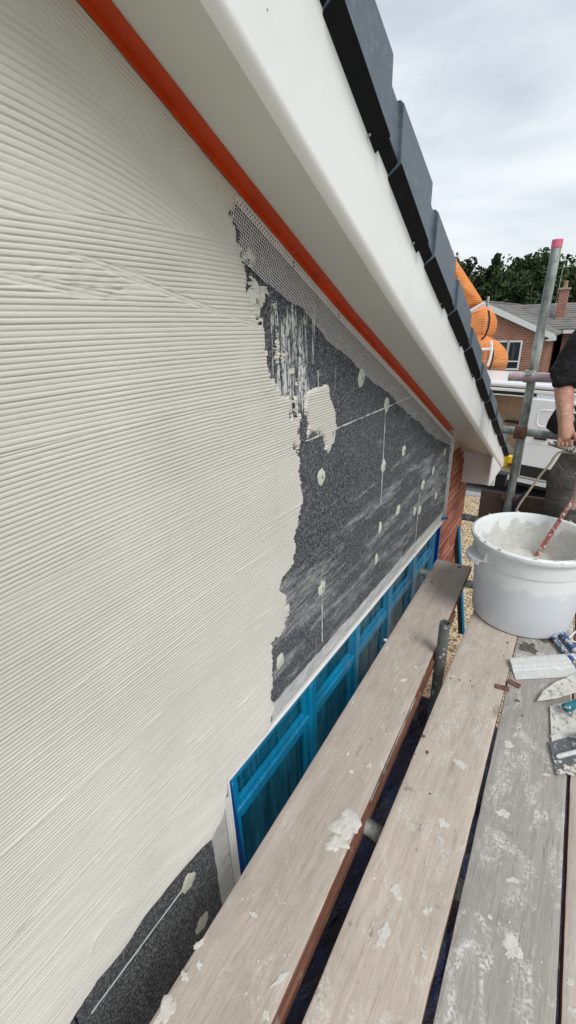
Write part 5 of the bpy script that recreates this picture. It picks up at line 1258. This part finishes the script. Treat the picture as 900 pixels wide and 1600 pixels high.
# window
wx0, wx1 = -6.6, on(817, 532, y=HY).x; wz1 = on(818, 532, y=HY).z; wz0 = wz1-1.45
nwn = MB().box((wx0, HY+.055, wz0), (wx1, HY+.09, wz1)).build('window', MGLASS, nh)
for lo_, hi_ in (((wx0, wz1-.08), (wx1, wz1)), ((wx0, wz0), (wx1, wz0+.08)), ((wx0, wz0+.08), (wx0+.08, wz1-.08)), ((wx1-.08, wz0+.08), (wx1, wz1-.08)), ((wx0+.08, wz1-1.05), (wx1-.08, wz1-.99)), ((-5.1, wz0+.08), (-5.04, wz1-1.051)), ((-5.1, wz1-.989), (-5.04, wz1-.081))):
    MB().box((lo_[0], HY+.02, lo_[1]), (hi_[0], HY+.054, hi_[1])).build('frame', MWHITE, nwn)
for k in range(6): MB().box((wx0+.3+k*.5, HY+.048, wz1-.95), (wx0+.42+k*.5, HY+.0535, wz1-.12)).build('curtain', simple('curtain_cloth', (0.05, 0.055, 0.06)), nwn)
# cross wing behind with its own roof, chimney
WY = 31.0; wzt = on(860, 476, y=WY+4).z; wzb = .62
MB().box((-1.9, WY+.3, GZ), (9, WY+7, wzb)).build('wing_wall', MFB, nh)
for k in range(12):
    t0_, t1_ = k/12, (k+1)/12; za, zb_ = wzb+(wzt-wzb)*t0_, wzb+(wzt-wzb)*t1_; ya, yb = WY+4*t0_, WY+4*t1_
    MB().hexa([V((-6, ya, za)), V((9.4, ya, za)), V((9.4, yb, zb_)), V((-6, yb, zb_)), V((-6, ya, za+.10)), V((9.4, ya, za+.10)), V((9.4, yb, zb_+.06)), V((-6, yb, zb_+.06))]).build('roof_tile_course', MFT, rf)
MB().hexa([V((-6, WY+4, wzt)), V((9.4, WY+4, wzt)), V((9.4, WY+8, wzb)), V((-6, WY+8, wzb)), V((-6, WY+4, wzt+.06)), V((9.4, WY+4, wzt+.06)), V((9.4, WY+8, wzb+.06)), V((-6, WY+8, wzb+.06))]).build('roof_back', MFT, rf)
MB().box((-1.9, WY-.03, wzb-.16), (9.4, WY+.0, wzb+.02)).build('fascia', MWHITE, nh)
CY = WY + 1.6; c0, c1 = on(868.5, 512, y=CY), on(884, 452, y=CY); cxa, cxb = on(870, 480, y=CY).x, on(884, 480, y=CY).x
ch = MB().box((cxa, CY, wzb), (cxb, CY+.55, c1.z)).build('chimney', MFB, nh)
MB().box((cxa-.06, CY-.06, c1.z), (cxb+.06, CY+.61, c1.z+.09)).build('chimney_cap', simple('cap_cement', (0.35, 0.32, 0.28)), ch)
MB().lathe([(.12, 0), (.10, .25), (.12, .32), (.12, .34), (.09, .36), (.0005, .37)], ((cxa+cxb)/2, CY+.25, c1.z+.09), 14).build('chimney_pot', simple('clay_pot', (0.32, 0.22, 0.12)), ch, True)
ae = empty('tv_aerial', ((cxa-.12), CY, c1.z), 'thin television aerial on a mast beside the brick chimney', 'aerial')
MB().tube([(cxa-.10, CY, wzb+.6), (cxa-.05, CY, c1.z+1.2)], .02, 6).build('mast', MGALV, ae)
MB().tube([(cxa-.45, CY, c1.z+1.1), (cxa+.35, CY, c1.z+1.15)], .012, 5).build('boom', MGALV, ae)
for k in range(7): MB().tube([(cxa-.40+k*.11, CY-.12, c1.z+1.1), (cxa-.40+k*.11, CY+.12, c1.z+1.1)], .008, 4).build('element', MGALV, ae)

# ------------------------------------------------------------------ trees
def tree(x, y, topz, rx, lab, n=5200, seed=0, conif=False, leaf=.28):
    r_ = np.random.default_rng(seed+900); zt = topz; zb_ = GZ+1.0; hz = (zt-zb_)/2; zc = (zt+zb_)/2
    e = empty('conifer_tree' if conif else 'broadleaf_tree', (x, y, GZ), lab, 'tree', 'trees behind the bungalow')
    MB().tube([(x, y, GZ), (x+.1, y, zc-.4), (x-.1, y, zt-.8)], [.30, .2, .06], 8).build('trunk', MBARK, e, True)
    K = 70; cl = []
    for k in range(K):
        for _ in range(50):
            u = r_.uniform(-1, 1, 3)
            if np.dot(u, u) < 1: break
        s = (1 - .8*(u[2]+1)/2) if conif else 1.0
        cl.append((x+u[0]*rx*s*.85, y+u[1]*rx*s*.85, zc+u[2]*hz*.93, r_.uniform(.45, 1.0)*rx*((.10+.34*s) if conif else .34)))
        if k < 9:
            c_ = cl[-1]; MB_l.tube([(x, y, min(c_[2], zt-1)-.9), (x+(c_[0]-x)*.6, y+(c_[1]-y)*.6, c_[2]-.2), c_[:3]], [.09, .05, .02], 5)
    vs = np.zeros((n*4, 3)); cc = np.array([cl[i] for i in r_.integers(0, K, n)])
    d = r_.normal(size=(n, 3)); d /= np.linalg.norm(d, axis=1)[:, None]; rad = cc[:, 3]*r_.uniform(.45, 1.05, n)**.5
    P_ = cc[:, :3] + d*rad[:, None]
    a = r_.normal(size=(n, 3)); a /= np.linalg.norm(a, axis=1)[:, None]; b = np.cross(a, r_.normal(size=(n, 3))); b /= np.linalg.norm(b, axis=1)[:, None]
    s = (leaf*r_.uniform(.5, 1.2, n))[:, None]/2
    for i, (p, q_) in enumerate(((-1, -.6), (1, -.6), (.6, .8), (-.7, .6))): vs[i::4] = P_ + a*s*p + b*s*q_
    mb = MB(); mb.v = [tuple(v) for v in vs]; mb.f = [(4*i, 4*i+1, 4*i+2, 4*i+3) for i in range(n)]
    o = mb.build('crown', MLEAF, e)
    return e
MB_l = MB()
def tt(px, py, y): p = on(px, py, y=y); return p.x, p.z
specs = [(712, 404, 44, 2.6, 'dark broadleaf tree at the roof edge behind the orange netting', False), (738, 404, 46, 2.2, 'low dark tree left of the pointed conifer', False), (776, 396, 47, 2.1, 'dark pointed conifer breaking the tree line', True),
         (800, 408, 45, 2.0, 'small dark tree filling the dip right of the conifer', False), (824, 396, 43, 2.9, 'tall rounded tree left of the upright tube', False), (812, 440, 40, 1.6, 'light green bushy tree above the bungalow ridge', False),
         (856, 392, 44, 2.7, 'broad dark tree behind the pink capped tube', False), (890, 398, 44, 2.8, 'dark leafy tree behind the brick chimney', False), (925, 400, 46, 3.2, 'big tree just beyond the chimney at the photo edge', False), (672, 398, 45, 3.0, 'dark tree behind the grey verge', False), (965, 405, 45, 3.2, 'dark broad tree farthest toward the open sky', False)]
for i, (px, py, y, rx, lab, con) in enumerate(specs):
    x, zt = tt(px, py, y); MB_l = MB(); e = tree(x, y, zt+.25, rx, lab, 6500 if not con else 5200, i, con, .26)
    MB_l.build('limbs', MBARK, e, True)
# the wood behind, one mass
r_ = np.random.default_rng(5); mb = MB()
for i in range(16000):
    x = r_.uniform(-24, 8); y = r_.uniform(49, 53); h = 4.7 + .8*mnoise.noise(V((x*.35, 0, 0))) + .4*mnoise.noise(V((x*1.3, 2, 0))); z_ = GZ + (h-GZ)*r_.uniform(.02, 1)**.6
    s = r_.uniform(.14, .34); a = V(r_.normal(size=3)).normalized(); b = a.cross(V(r_.normal(size=3))).normalized(); p = V((x, y, z_))
    mb.add([p-a*s-b*s, p+a*s-b*s, p+a*s+b*s, p-a*s+b*s], [(0, 1, 2, 3)])
tag(mb.build('wood', MLEAF), 'dense dark wood closing the view behind the garden trees', 'wood', kind='stuff')
